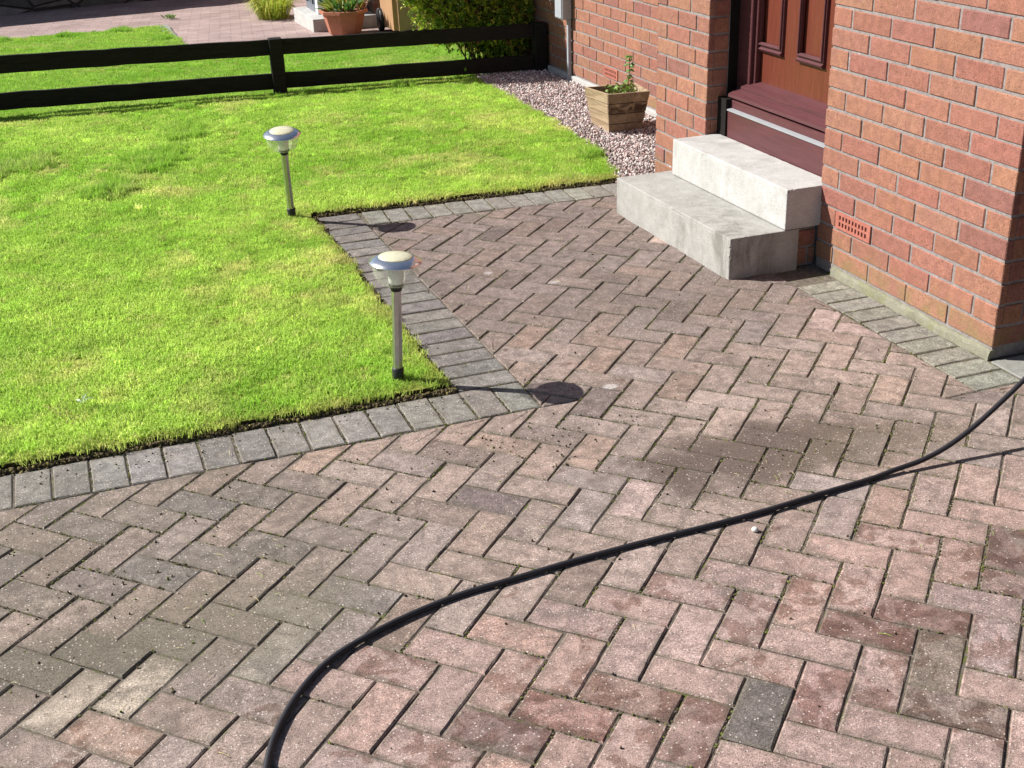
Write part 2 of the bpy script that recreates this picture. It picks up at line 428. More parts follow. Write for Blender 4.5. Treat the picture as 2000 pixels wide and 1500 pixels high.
PINK = (0.282, 0.214, 0.184); GREY = (0.218, 0.180, 0.154); PURP = (0.200, 0.153, 0.135)
SPECIAL = [((-1.621,-1.251),(0.135,0.115,0.105)), ((-1.742,-1.234),(0.30,0.285,0.275)), ((-1.233,-1.084),(0.190,0.122,0.106)),
 ((-1.073,-1.055),(0.200,0.130,0.114)), ((-0.786,-0.99),(0.182,0.120,0.105)), ((-0.703,-0.873),(0.190,0.128,0.113)),
 ((-1.306,-1.329),(0.20,0.15,0.13)), ((-1.828,-0.207),(0.155,0.12,0.115)), ((-1.328,0.237),(0.17,0.13,0.12)),
 ((-2.865,-0.534),(0.165,0.145,0.115)), ((-3.016,-0.491),(0.185,0.165,0.13)), ((-2.693,-0.504),(0.175,0.15,0.122)),
 ((-2.377,-0.528),(0.23,0.20,0.165)), ((-2.46,-0.58),(0.235,0.205,0.17)), ((-1.675,-1.177),(0.245,0.165,0.145)),
 ((-1.46,-1.3),(0.33,0.22,0.20)), ((-2.149,-1.083),(0.225,0.155,0.138)), ((-2.001,-1.077),(0.29,0.18,0.155)),
 ((-1.175,-1.275),(0.185,0.145,0.12)), ((-2.82,-0.667),(0.36,0.30,0.24)), ((-2.946,-0.687),(0.34,0.28,0.225)),
 ((-0.338,1.552),(0.38,0.28,0.24)), ((-0.298,0.552),(0.345,0.255,0.228)), ((-0.22,0.42),(0.345,0.255,0.228)), ((-1.453,-0.354),(0.36,0.27,0.245)),
 ((-2.846,-0.215),(0.19,0.155,0.135)), ((-2.998,-0.026),(0.2,0.165,0.145)), ((-1.53,0.004),(0.22,0.17,0.15))]
def cell_id(x, y):
    X = (x-OX)/U; Y = (y-OY)/U
    p = ca*X - sa*Y; q = sa*X + ca*Y
    a, b = math.floor(p), math.floor(q); r = (a-b) % 4
    return (a, b, 'h') if r == 0 else (a-1, b, 'h') if r == 1 else (a, b, 'v') if r == 3 else (a, b-1, 'v')
SPEC = {cell_id(*k): c for k, c in SPECIAL}
WETS = [(-1.233,-1.084), (-1.073,-1.055), (-0.786,-0.99), (-1.306,-1.329), (-1.675,-1.177), (-1.46,-1.3), (-2.149,-1.083), (-2.001,-1.077), (-1.175,-1.275), (-2.228,-0.875),
        (-2.05,-0.95), (-1.032,-1.094), (-0.925,-0.778), (-1.742,-1.234), (-1.9,-1.2), (-1.85,-1.05), (-1.3,-0.95), (-1.45,-0.98), (-1.55,-0.85), (-1.1,-0.9), (-0.9,-0.9), (-2.3,-1.0), (-1.35,-1.2), (-1.0,-1.2), (-0.75,-1.1)]
WETID = {cell_id(*k) for k in WETS}
def paver_tint(cx, cy, key):
    wet = 1.0-(0.42 if key in WETID else (0.25 if (cy < -0.75 and random.random() < 0.3) else 0.0))
    if key in SPEC: return (*SPEC[key], wet)
    w_path = min(1, max(0, (cy-0.15)/0.9))
    w_left = min(1, max(0, (-1.95-cx)/0.5))*min(1, max(0, (cy+0.85)/0.35))
    w_clean = min(1, max(0, (-0.62-cy+0.05*(cx+1.5))/0.12))*min(1, max(0, (cx+2.55)/0.2))
    c = np.array(PINK); c = c*(1-w_path)+np.array(PURP)*w_path
    g = np.array(GREY)*((0.82, 0.84, 0.84) if key[2] == 'h' else (1.12, 1.06, 1.04)); c = c*(1-w_left)+g*w_left
    c = c*(1-w_clean)+np.array((0.315, 0.220, 0.193))*w_clean
    k = random.gauss(1.0, 0.06); c = c*k; r = random.random()
    if r < 0.05: c = c*0.78
    elif r > 0.95: c = c*1.1
    s = random.gauss(0, 0.022)
    return (float(c[0]*(1+s)), float(c[1]), float(c[2]*(1-s)), wet)
dm = MB(); JOINTS = []
for a in range(-62, 40):
    for b in range(-62, 40):
        r = (a-b) % 4
        if r == 0: cells = [(a, b), (a+2, b), (a+2, b+1), (a, b+1)]; kind = 'h'
        elif r == 3: cells = [(a, b), (a+1, b), (a+1, b+2), (a, b+2)]; kind = 'v'
        else: continue
        poly = [lat(*c) for c in cells]
        cx = sum(p[0] for p in poly)/4; cy = sum(p[1] for p in poly)/4
        if not (-5.2 < cx < 2.6 and -3.6 < cy < 2.5): continue
        if cx < -1.8 and cy > 0.5: continue
        ps = [poly]
        # lawn quadrant: x<BX and y>BY
        ps = cut_corner(ps, (-1, -0.0140, -BX-0.0140*BY), (0, 1, BY), (BX, BY))
        ps = [q for q in (clip(p, *TOPL) for p in ps) if area(q) > 2.5e-4]
        # wall border: x>-0.197 and y>-0.178
        ps = cut_corner(ps, (1, 0, -0.197), (0, 1, -0.178), (-0.197, -0.178))
        for p in ps:
            c0 = np.mean(p, 0)
            if c0[0] > -0.05 and c0[1] > -0.17: continue
            if c0[0] > -0.34 and 1.10 < c0[1] < 1.98: continue
            t = paver_tint(c0[0], c0[1], (a, b, kind))
            paver(dm, p, t)
            for i in range(len(p)): JOINTS.append((p[i], p[(i+1) % len(p)]))
drive = dm.build("driveway", M_PAVER, tints=True); tag(drive, kind='structure')

# borders of grey blocks laid side by side
GB = (0.205, 0.190, 0.172)
bm_ = MB()
def soldier(P0, P1, w, wdir, tint, n=None, z=0.0):
    P0 = np.array(P0, float); P1 = np.array(P1, float); ln = np.linalg.norm(P1-P0); n = n or round(ln/0.1041)
    wd = np.array(wdir, float)
    for i in range(n):
        a = P0+(P1-P0)*i/n; b = P0+(P1-P0)*(i+1)/n
        s = random.uniform(-0.003, 0.003)
        poly = [tuple(a+wd*s), tuple(b+wd*s), tuple(b+wd*(w+s)), tuple(a+wd*(w+s))]
        paver(bm_, poly, jit(tint, 0.13, 0.03), gap=0.0032, z=z, tilt=0.006)
        for k in range(4): JOINTS.append((poly[k], poly[(k+1) % 4]))
soldier((BX-0.002, BY), (BX-0.002-0.1041*38, BY+0.004), 0.208, (0, 1), GB)
soldier((BX, BY+0.210), (BX-0.030, 2.580), 0.208, (-1, 0), (0.185, 0.168, 0.155))
soldier((BX-0.020, 2.372), (-0.20, 2.301), 0.208, (0.055, 1), (0.215, 0.202, 0.175))
soldier((-0.197, -0.176), (-0.197, 0.865), 0.186, (1, 0), (0.240, 0.230, 0.195))
tag(bm_.build("paving_border", M_PAVER, tints=True), kind='structure')
# concrete haunch and slab at the house corner
cs = MB()
cs.box((-0.008, -0.30, -0.02), (0.24, -0.012, 0.001), ch=0.002)
cs.add([(-0.008, -0.176, 0.0015), (0.24, -0.176, 0.0015), (0.24, -0.19, -0.002), (-0.008, -0.19, -0.002)], [(0, 3, 2, 1)])
tag(cs.build("threshold_slab", M_SLAB), kind='structure')

# ------------------------------------------------------------------ lawns
def lawn_sheet(name, poly, z0):
    """poly: list of (x,y) counter clockwise; raised a little, with a cut soil edge"""
    m = MB(); n = len(poly)
    top = [(x, y, z0 + zg(y) + 0.0) for x, y in poly]; bot = [(x, y, -0.05 + zg(y)) for x, y in poly]
    m.add(top, [tuple(range(n))], 0)
    m.add(top+bot, [(i, n+i, n+(i+1) % n, (i+1) % n) for i in range(n)], 1)
    return tag(m.build(name, [M_THATCH, M_SOIL]), kind='structure')
# outline of our lawn (front border, corner, side border, top border, gravel)
def wob(a, b, n, amp=0.006):
    return [(a[0]+(b[0]-a[0])*i/n+random.gauss(0, amp), a[1]+(b[1]-a[1])*i/n+random.gauss(0, amp)) for i in range(n)]
LAWN = ([(-6.5, 0.512)] + wob((-6.4, 0.512), (-1.735, 0.516), 70, 0.004) + wob((-1.722, 0.53), (-1.742, 2.60), 34, 0.004)
        + wob((-1.728, 2.628), (-0.19, 2.535), 24, 0.004)
        + [(-0.172, 2.54), (-0.11, 2.85), (-0.055, 3.175), (-0.02, 3.55), (0.0, 3.85), (0.008, 4.58), (0.03, 5.15), (0.06, 5.5)])
LAWN1 = LAWN + [(-6.5, 5.5)]
lawn_sheet("lawn", LAWN1, 0.018)
LAWN2 = [(-6.5, 5.5), (0.25, 5.5), (0.55, 5.9), (0.60, 7.9), (-1.62, 7.95), (-1.66, 8.88), (-1.71, 9.86), (-6.5, 9.86)]
lawn_sheet("lawn.001", LAWN2, 0.018)

# neighbour's paving: rows of small blocks
def rows_mat():
    m, nt, b = mat("far_block_paving", 0.9, 0.2); p = pos(nt)
    mp = N(nt, 'ShaderNodeMapping'); mp.inputs['Rotation'].default_value = (0, 0, R(8)); L(nt, p, mp.inputs[0])
    bt = N(nt, 'ShaderNodeTexBrick'); L(nt, mp.outputs[0], bt.inputs['Vector'])
    bt.inputs['Color1'].default_value = (0.36, 0.27, 0.25, 1); bt.inputs['Color2'].default_value = (0.28, 0.205, 0.19, 1)
    bt.inputs['Mortar'].default_value = (0.20, 0.155, 0.14, 1); bt.inputs['Scale'].default_value = 1.0
    bt.inputs['Mortar Size'].default_value = 0.004; bt.inputs['Brick Width'].default_value = 0.2; bt.inputs['Row Height'].default_value = 0.1
    k = maprange(nt, noise(nt, p, 3, 6, 0.6), 0.3, 0.7, 0.85, 1.12); c = mix(nt, 1.0, bt.outputs[0], k, 'MULTIPLY')
    k = maprange(nt, noise(nt, p, 60, 4, 0.7), 0.3, 0.7, 0.85, 1.15); c = mix(nt, 1.0, c, k, 'MULTIPLY')
    L(nt, c, b.inputs['Base Color']); bump(nt, b, bt.outputs['Fac'], -0.6, 0.004)
    return m
M_ROWS = rows_mat()
pm = MB()
for (x0, x1, y0, y1) in ((-6.5, 8, 9.86, 12.6), (-1.66, 8, 7.95, 9.86)):
    yy = np.linspace(y0, y1, 6)
    for i in range(5):
        pm.add([(x0, yy[i], zg(yy[i])+0.002), (x1, yy[i], zg(yy[i])+0.002), (x1, yy[i+1], zg(yy[i+1])+0.002), (x0, yy[i+1], zg(yy[i+1])+0.002)], [(0, 1, 2, 3)])
tag(pm.build("far_driveway", M_ROWS), kind='structure')
em = MB()
em.box((-1.73, 8.0, -0.08), (-1.64, 9.9, zg(9)+0.012)); em.box((-6.5, 9.84, -0.12), (-1.64, 9.93, zg(9.9)+0.010))
tag(em.build("far_kerb", M_SLAB), kind='structure')
# bare earth bed below the shrub, gravel base
gb = MB()
gb.add([(-0.20, 2.51, 0.002), (0.62, 2.47, 0.002), (0.62, 5.6, -0.006), (0.06, 5.6, -0.006), (0.0, 4.0, 0.002)], [(0, 1, 2, 3, 4)])
tag(gb.build("gravel_bed", M_SOIL), kind='structure')

# ------------------------------------------------------------------ instanced scatter (stuff)
def proto_coll(name, meshes):
    c = bpy.data.collections.new(name)
    for i, me in enumerate(meshes):
        o = bpy.data.objects.new("%s_%02d" % (name, i), me); c.objects.link(o)
    return c
def scatter(name, P, rot, scl, idx, colr, coll, kind='stuff', label=None, cat=None):
    me = bpy.data.meshes.new(name); n = len(P)
    me.vertices.add(n); me.vertices.foreach_set('co', np.asarray(P, np.float32).ravel())
    def at(nm, ty, dom, key, arr):
        a = me.attributes.new(nm, ty, dom); a.data.foreach_set(key, np.asarray(arr).ravel())
    at('rot', 'FLOAT_VECTOR', 'POINT', 'vector', np.asarray(rot, np.float32))
    at('scl', 'FLOAT_VECTOR', 'POINT', 'vector', np.asarray(scl, np.float32))
    at('idx', 'INT', 'POINT', 'value', np.asarray(idx, np.int32))
    c4 = np.concatenate([np.asarray(colr, np.float32), np.ones((n, 1), np.float32)], 1)
    at('icol', 'FLOAT_COLOR', 'POINT', 'color', c4)
    o = bpy.data.objects.new(name, me); COL.objects.link(o)
    g = bpy.data.node_groups.new(name+"_nodes", 'GeometryNodeTree')
    g.interface.new_socket('Geometry', in_out='INPUT', socket_type='NodeSocketGeometry')
    g.interface.new_socket('Geometry', in_out='OUTPUT', socket_type='NodeSocketGeometry')
    gi = g.nodes.new('NodeGroupInput'); go = g.nodes.new('NodeGroupOutput')
    ci = g.nodes.new('GeometryNodeCollectionInfo'); ci.inputs[0].default_value = coll
    ci.inputs[1].default_value = True; ci.inputs[2].default_value = True
    ip = g.nodes.new('GeometryNodeInstanceOnPoints'); ip.inputs['Pick Instance'].default_value = True
    def na(nm, ty):
        a = g.nodes.new('GeometryNodeInputNamedAttribute'); a.data_type = ty; a.inputs[0].default_value = nm
        return a.outputs[0]
    g.links.new(gi.outputs[0], ip.inputs['Points']); g.links.new(ci.outputs[0], ip.inputs['Instance'])
    g.links.new(na('idx', 'INT'), ip.inputs['Instance Index'])
    e2r = g.nodes.new('FunctionNodeEulerToRotation'); g.links.new(na('rot', 'FLOAT_VECTOR'), e2r.inputs[0])
    g.links.new(e2r.outputs[0], ip.inputs['Rotation']); g.links.new(na('scl', 'FLOAT_VECTOR'), ip.inputs['Scale'])
    g.links.new(ip.outputs[0], go.inputs[0])
    md = o.modifiers.new("scatter", 'NODES'); md.node_group = g
    if label: o['label'] = label
    if cat: o['category'] = cat
    o['kind'] = kind
    return o
def inst_mat(name, rough, spec=0.2, transl=0.0, vary=0.25, nscale=25):
    m, nt, b = mat(name, rough, spec); c = attr(nt, 'icol', 'INSTANCER'); p = pos(nt)
    k = maprange(nt, noise(nt, p, nscale, 3), 0.3, 0.7, 1-vary, 1+vary); c = mix(nt, 1.0, c, k, 'MULTIPLY')
    L(nt, c, b.inputs['Base Color'])
    if transl:
        tr = N(nt, 'ShaderNodeBsdfTranslucent'); L(nt, c, tr.inputs[0]); ms = N(nt, 'ShaderNodeMixShader'); ms.inputs[0].default_value = transl
        L(nt, b.outputs[0], ms.inputs[1]); L(nt, tr.outputs[0], ms.inputs[2]); L(nt, ms.outputs[0], nt.nodes['Material Output'].inputs[0])
    return m
M_GRASS = inst_mat("grass_blade", 0.5, 0.35, 0.50, 0.20, 120)
def clump(n, rad, h0, h1, w=0.0024, lean=0.55):
    v = []; f = []
    for i in range(n):
        r = rad*math.sqrt(random.random()); a = random.uniform(0, 6.283); x, y = r*math.cos(a), r*math.sin(a)
        h = random.uniform(h0, h1); d = random.uniform(0, 6.283); le = abs(random.gauss(0, lean))
        dx, dy = math.cos(d), math.sin(d); wx, wy = -dy*w*0.5, dx*w*0.5
        if random.random() < 0.5: wx, wy = dx*w*0.5, dy*w*0.5
        k = len(v)
        x1, y1, z1 = x+dx*h*le*0.35, y+dy*h*le*0.35, h*0.6; x2, y2, z2 = x+dx*h*le, y+dy*h*le, h*(1-0.25*le)
        v += [(x-wx, y-wy, -0.004), (x+wx, y+wy, -0.004), (x1-wx*0.8, y1-wy*0.8, z1), (x1+wx*0.8, y1+wy*0.8, z1), (x2, y2, max(0.004, z2))]
        f += [(k, k+1, k+3, k+2), (k+2, k+3, k+4)]
    me = bpy.data.meshes.new("grass_clump"); me.from_pydata(v, [], f); me.materials.append(M_GRASS); return me
GC = proto_coll("grassclump", [clump(52, 0.036, 0.010, 0.021, 0.0026, 0.75) for _ in range(7)] + [clump(46, 0.032, 0.035, 0.062, 0.003, 0.5) for _ in range(3)])
def in_poly(P, poly):
    x, y = P[:, 0], P[:, 1]; c = np.zeros(len(P), bool); n = len(poly); j = n-1
    for i in range(n):
        xi, yi = poly[i]; xj, yj = poly[j]
        hit = ((yi > y) != (yj > y)) & (x < (xj-xi)*(y-yi)/(yj-yi+1e-12)+xi); c ^= hit; j = i
    return c
def grass_points(poly, box, dens):
    x0, x1, y0, y1 = box; n = int((x1-x0)*(y1-y0)*dens)
    P = np.stack([rng.uniform(x0, x1, n), rng.uniform(y0, y1, n)], 1); return P[in_poly(P, poly)]
GREEN = np.array((0.325, 0.560, 0.065)); LIME = np.array((0.530, 0.710, 0.140)); STRAW = np.array((0.80, 0.72, 0.32)); DEEP = np.array((0.185, 0.420, 0.028))
def grass(name, P, tufts, dull=0.0, label=None):
    n = len(P); z = np.array([0.016 + zg(y) for y in P[:, 1]])
    n1 = vnoise(P[:, 0]+9, P[:, 1]+3, 1.6); n2 = vnoise(P[:, 0]+31, P[:, 1]+17, 4.5); n3 = vnoise(P[:, 0]+5, P[:, 1]+40, 12)
    t = np.clip((0.45*n1+0.35*n2+0.3*n3-0.28)/0.5, 0, 1)[:, None]
    c = GREEN*(1-t)+LIME*t
    s1 = vnoise(P[:, 0]+50, P[:, 1]+8, 2.4)*0.55+vnoise(P[:, 0]+12, P[:, 1]+28, 8)*0.45
    st = np.clip((s1-0.56)/0.22, 0, 1)[:, None]*0.55*(rng.random((n, 1)) < 0.75)
    c = c*(1-st)+STRAW*st
    st2 = (rng.random((n, 1)) < 0.10)*rng.uniform(0.2, 0.7, (n, 1)); c = c*(1-st2)+STRAW*st2
    c *= rng.normal(1, 0.14, (n, 1)).clip(0.55, 1.5)
    ed = np.minimum.reduce([np.where(P[:, 0] < -1.72, P[:, 1]-0.512, 9), np.where(P[:, 1] < 2.6, -1.735-P[:, 0], 9), np.where(P[:, 0] > -1.735, P[:, 1]-(2.628-0.06*(P[:, 0]+1.73)), 9)])
    we = (np.clip(1-ed/0.055, 0, 1)*rng.uniform(0.2, 1.0, n))[:, None]*0.75; c = c*(1-we)+np.array((0.50, 0.42, 0.16))*we
    edk = np.clip(ed/0.04, 0.78, 1.0)
    c = c*np.where(rng.random((n, 1)) < 0.08, 1.35, 1.0)
    if dull: c = c*(1-dull)+np.array((0.17, 0.42, 0.03))*dull
    idx = rng.integers(0, 7, n); sc = rng.uniform(0.75, 1.25, n)*(0.8+0.5*n2)
    lg = rng.random(n) < 0.035; idx = np.where(lg, rng.integers(7, 10, n), idx); sc = np.where(lg, rng.uniform(0.40, 0.62, n), sc)
    for (tx, ty, tr) in tufts:
        d = np.hypot(P[:, 0]-tx, (P[:, 1]-ty)*0.8); w = (d < tr*rng.uniform(0.4, 1.1, n))
        idx = np.where(w, rng.integers(7, 10, n), idx); sc = np.where(w, rng.uniform(0.7, 1.05, n), sc)
        c = np.where(w[:, None], DEEP*0.4+c*0.6, c)
    sc = sc*edk
    rot = np.stack([rng.normal(0, 0.08, n), rng.normal(0, 0.08, n), rng.uniform(0, 6.283, n)], 1)
    return scatter(name, np.column_stack([P, z]), rot, np.column_stack([sc*1.05, sc*1.05, sc]), idx, c, GC, label=label, cat='grass')
# frame-visible part of the lawn, a little wider than the picture
inner = [(x, y) for x, y in LAWN1]
Pn = np.concatenate([grass_points(inner, (-3.75, 0.07, 0.50, 3.2), 1750), grass_points(inner, (-3.95, 0.07, 3.2, 5.5), 1250)])
TUFTS = [(-2.085, 4.59, 0.17), (-2.32, 4.03, 0.16), (-2.20, 4.15, 0.12), (-3.04, 4.28, 0.22), (-3.25, 4.1, 0.2), (-2.55, 3.46, 0.14), (-2.34, 3.80, 0.10), (-2.65, 3.41, 0.1), (-0.12, 3.0, 0.09), (-2.0, 5.35, 0.07), (-1.2, 5.4, 0.06), (-0.5, 5.35, 0.08)]
grass("grass", Pn, TUFTS, label="short sunlit lawn grass between the paving and the dark fence")
Pf = np.concatenate([grass_points(LAWN2, (-4.2, 0.35, 5.5, 7.0), 1000), grass_points(LAWN2, (-4.6, 0.6, 7.0, 9.86), 750)])
grass("grass.001", Pf, [(-2.6, 9.7, 0.1), (-2.1, 9.75, 0.12), (-1.8, 8.9, 0.1), (-3.2, 9.7, 0.1), (-0.1, 5.75, 0.1)], dull=0.35, label="short grass of the neighbouring lawn beyond the dark fence")

# gravel
def stone(r):
    import itertools
    t = (1+5**0.5)/2
    vs = [(-1,t,0),(1,t,0),(-1,-t,0),(1,-t,0),(0,-1,t),(0,1,t),(0,-1,-t),(0,1,-t),(t,0,-1),(t,0,1),(-t,0,-1),(-t,0,1)]
    fs = [(0,11,5),(0,5,1),(0,1,7),(0,7,10),(0,10,11),(1,5,9),(5,11,4),(11,10,2),(10,7,6),(7,1,8),(3,9,4),(3,4,2),(3,2,6),(3,6,8),(3,8,9),(4,9,5),(2,4,11),(6,2,10),(8,6,7),(9,8,1)]
    s = (random.uniform(0.8, 1.3), random.uniform(0.7, 1.0), random.uniform(0.5, 0.8))
    v = []
    for p in vs:
        k = r/1.9*random.uniform(0.75, 1.15); v.append((p[0]*k*s[0], p[1]*k*s[1], p[2]*k*s[2]))
    me = bpy.data.meshes.new("chip"); me.from_pydata(v, [], fs); me.materials.append(M_STONE); return me
M_STONE = inst_mat("gravel_chip", 0.8, 0.3, 0.0, 0.2, 90)
STC = proto_coll("stonechip", [stone(0.0088) for _ in range(8)])
GRAV = [(-0.205, 2.50), (0.60, 2.46), (0.60, 5.5), (0.05, 5.5), (0.03, 5.15), (0.008, 4.58), (0.0, 3.85), (-0.02, 3.55), (-0.055, 3.175), (-0.11, 2.85), (-0.19, 2.56)]
P = grass_points(GRAV, (-0.3, 0.62, 2.4, 5.5), 10500); n = len(P)
base = np.array([(0.50, 0.42, 0.395), (0.40, 0.30, 0.285), (0.28, 0.25, 0.24), (0.62, 0.57, 0.54), (0.36, 0.25, 0.22), (0.15, 0.13, 0.13)])
cc = base[rng.choice(6, n, p=(0.27, 0.22, 0.17, 0.14, 0.12, 0.08))]*1.12*rng.normal(1, 0.15, (n, 1))
scatter("gravel", np.column_stack([P, rng.uniform(0.004, 0.022, n)]), rng.uniform(0, 6.28, (n, 3)), (0.5+0.85*rng.random((n, 1))**1.5)*np.ones((1, 3)), rng.integers(0, 8, n), cc.clip(0.02, 0.8), STC,
        label="pinkish grey gravel strip between the lawn and the brick wall", cat='gravel')
# moss and crumbs in the joints
M_MOSS = inst_mat("moss", 0.95, 0.1, 0.0, 0.35, 200)
def blob():
    me = stone(0.0045).copy(); me.materials.clear(); me.materials.append(M_MOSS); return me
MOC = proto_coll("mossblob", [blob() for _ in range(5)])
JA = np.array([(*a, *b) for a, b in JOINTS]); ln = np.hypot(JA[:, 2]-JA[:, 0], JA[:, 3]-JA[:, 1])
def on_joints(n):
    k = rng.choice(len(JA), n, p=ln/ln.sum()); t = rng.random(n)[:, None]; return JA[k, :2]*(1-t)+JA[k, 2:]*t
Pj = on_joints(60000); mv = vnoise(Pj[:, 0]+3, Pj[:, 1]+60, 1.7)*0.45+vnoise(Pj[:, 0]+20, Pj[:, 1], 9)*0.55
vis = (Pj[:, 0] > -3.6) & (Pj[:, 0] < 0.4) & (Pj[:, 1] > -1.7)
Pj = Pj[(mv > 0.565) & vis]; n = len(Pj); Pj = Pj+rng.normal(0, 0.0016, (n, 2))
gcol = np.array((0.10, 0.115, 0.025))*rng.normal(1, 0.2, (n, 1)); bcol = np.array((0.09, 0.075, 0.045))*rng.normal(1, 0.2, (n, 1))
ch = (rng.random((n, 1)) < 0.45); cj = np.where(ch, gcol, bcol).clip(0.01, 1)
sj = rng.uniform(0.35, 0.95, (n, 1))*np.array([[1, 1, 0.7]])
scatter("moss", np.column_stack([Pj, rng.uniform(-0.0035, -0.0005, n)]), np.column_stack([np.zeros(n), np.zeros(n), rng.uniform(0, 6.28, n)]), sj, rng.integers(0, 5, n), cj, MOC,
        label="green moss and soil in the joints of the block paving", cat='moss')
# soil crumbs on the blocks
def gauss_pts(cx, cy, sx, sy, n): return np.stack([rng.normal(cx, sx, n), rng.normal(cy, sy, n)], 1)
C_ = np.concatenate([gauss_pts(-1.62, 0.05, 0.28, 0.10, 130), gauss_pts(-2.9, -0.25, 0.25, 0.25, 110), gauss_pts(-1.05, -0.28, 0.25, 0.08, 45),
                     np.stack([rng.uniform(-3.4, -0.2, 230), rng.uniform(-1.3, 2.3, 230)], 1), np.stack([rng.uniform(-3.4, -1.6, 160), rng.normal(0.46, 0.05, 160)], 1)])
C_ = C_[~in_poly(C_, LAWN1)]; C_ = C_[(C_[:, 0] < -0.45) | (C_[:, 1] < 0.9)]; n = len(C_)
cc = np.array((0.055, 0.042, 0.024))*rng.normal(1, 0.3, (n, 1)).clip(0.4, 2)
k = rng.random(n) < 0.15; cc[k] = (0.12, 0.15, 0.03)
scatter("soil_crumbs", np.column_stack([C_, np.full(n, 0.001)]), rng.uniform(0, 6.28, (n, 3)), rng.uniform(0.35, 1.1, (n, 1))*np.array([[1.2, 0.9, 0.8]]), rng.integers(0, 5, n), cc, MOC,
        label="dark soil crumbs scattered over the block paving", cat='soil')
# crumbs along the cut lawn edge
E1 = np.concatenate([np.stack([rng.uniform(-3.6, -1.7, 2600), rng.normal(0.500, 0.007, 2600)], 1), np.stack([rng.normal(-1.722, 0.007, 1800), rng.uniform(0.5, 2.6, 1800)], 1),
                     np.column_stack([(lambda x: np.stack([x, 2.592-0.055*(x+1.488)+rng.normal(0.006, 0.007, 1500)], 1))(rng.uniform(-1.7, -0.2, 1500))])])
n = len(E1); cc = np.array((0.10, 0.078, 0.045))*rng.normal(1, 0.3, (n, 1)).clip(0.4, 2); k = rng.random(n) < 0.22; cc[k] = (0.22, 0.19, 0.07)
scatter("edge_soil", np.column_stack([E1, rng.uniform(-0.004, 0.006, n)]), rng.uniform(0, 6.28, (n, 3)), rng.uniform(0.6, 1.8, (n, 1))*np.ones((1, 3)), rng.integers(0, 5, n), cc, MOC,
        label="dark soil along the cut edge of the lawn", cat='soil')
# dry grass clippings and leaf bits
def straw():
    m = MB(); k = random.uniform(-0.4, 0.4); ln_ = random.uniform(0.012, 0.03)
    m.tube([(0, 0, 0), (ln_*0.5, k*ln_*0.4, 0.002), (ln_, k*ln_, 0)], 0.0006, 4); me = bpy.data.meshes.new("straw")
    me.from_pydata(m.v, [], m.f); me.materials.append(M_MOSS); return me
STR = proto_coll("strawbit", [straw() for _ in range(6)])
C_ = np.concatenate([np.stack([rng.uniform(-3.3, -0.3, 95), rng.uniform(-1.2, 2.2, 95)], 1), gauss_pts(-1.1, -0.42, 0.07, 0.05, 14), gauss_pts(-2.5, -0.4, 0.2, 0.15, 16), gauss_pts(-1.38, 1.38, 0.05, 0.04, 10)])
C_ = C_[~in_poly(C_, LAWN1)]; C_ = C_[(C_[:, 0] < -0.45) | (C_[:, 1] < 0.9)]; n = len(C_)
cc = np.where(rng.random((n, 1)) < 0.7, np.array([(0.55, 0.48, 0.25)]), np.array([(0.25, 0.36, 0.06)]))
scatter("grass_clippings", np.column_stack([C_, np.full(n, 0.0035)]), np.column_stack([np.zeros(n), np.zeros(n), rng.uniform(0, 6.28, n)]), rng.uniform(0.6, 1.3, (n, 1))*np.ones((1, 3)), rng.integers(0, 6, n), cc, STR,
        label="dry grass clippings scattered on the block paving", cat='clippings')

# ------------------------------------------------------------------ the house
BASE = 0.0388; CH = 0.075; HP = 0.11592; JW = 0.0095
BR = [(0.300, 0.138, 0.090), (0.290, 0.130, 0.090), (0.276, 0.118, 0.086), (0.306, 0.150, 0.098), (0.240, 0.104, 0.085)]
def btint():
    return jit(BR[random.choices(range(5), (4, 4, 3, 2, 1))[0]], 0.07, 0.03)
def brick_row(mb, M, us, z0, z1):
    """us: list of (u0,u1). local frame: u along, n outward (y=-n), z up, M maps (u, n, z) to the world"""
    for u0, u1 in us:
        j = JW/2; du = random.gauss(0, 0.0009); dn = random.gauss(0, 0.0009); dz = random.gauss(0, 0.0007)
        mb.box((u0+j+du, -0.03, z0+j+dz), (u1-j+du, 0.0+dn, z1-j+dz), 1, btint(), ch=random.uniform(0.0018, 0.0034), M=M)
def frame(o, u, n):
    u = Vector(u); n = Vector(n); o = Vector(o)
    return Matrix(((u.x, n.x, 0, o.x), (u.y, n.y, 0, o.y), (0, 0, 1, o.z), (0, 0, 0, 1)))
house = empty("brick_house", (0, 0, 0), "red brick house with a panelled dark red door up two concrete steps", "house")
hm = MB(); TOP = 2.43; NC = 32
MZ = 0.0040                                     # mortar sits back by this much
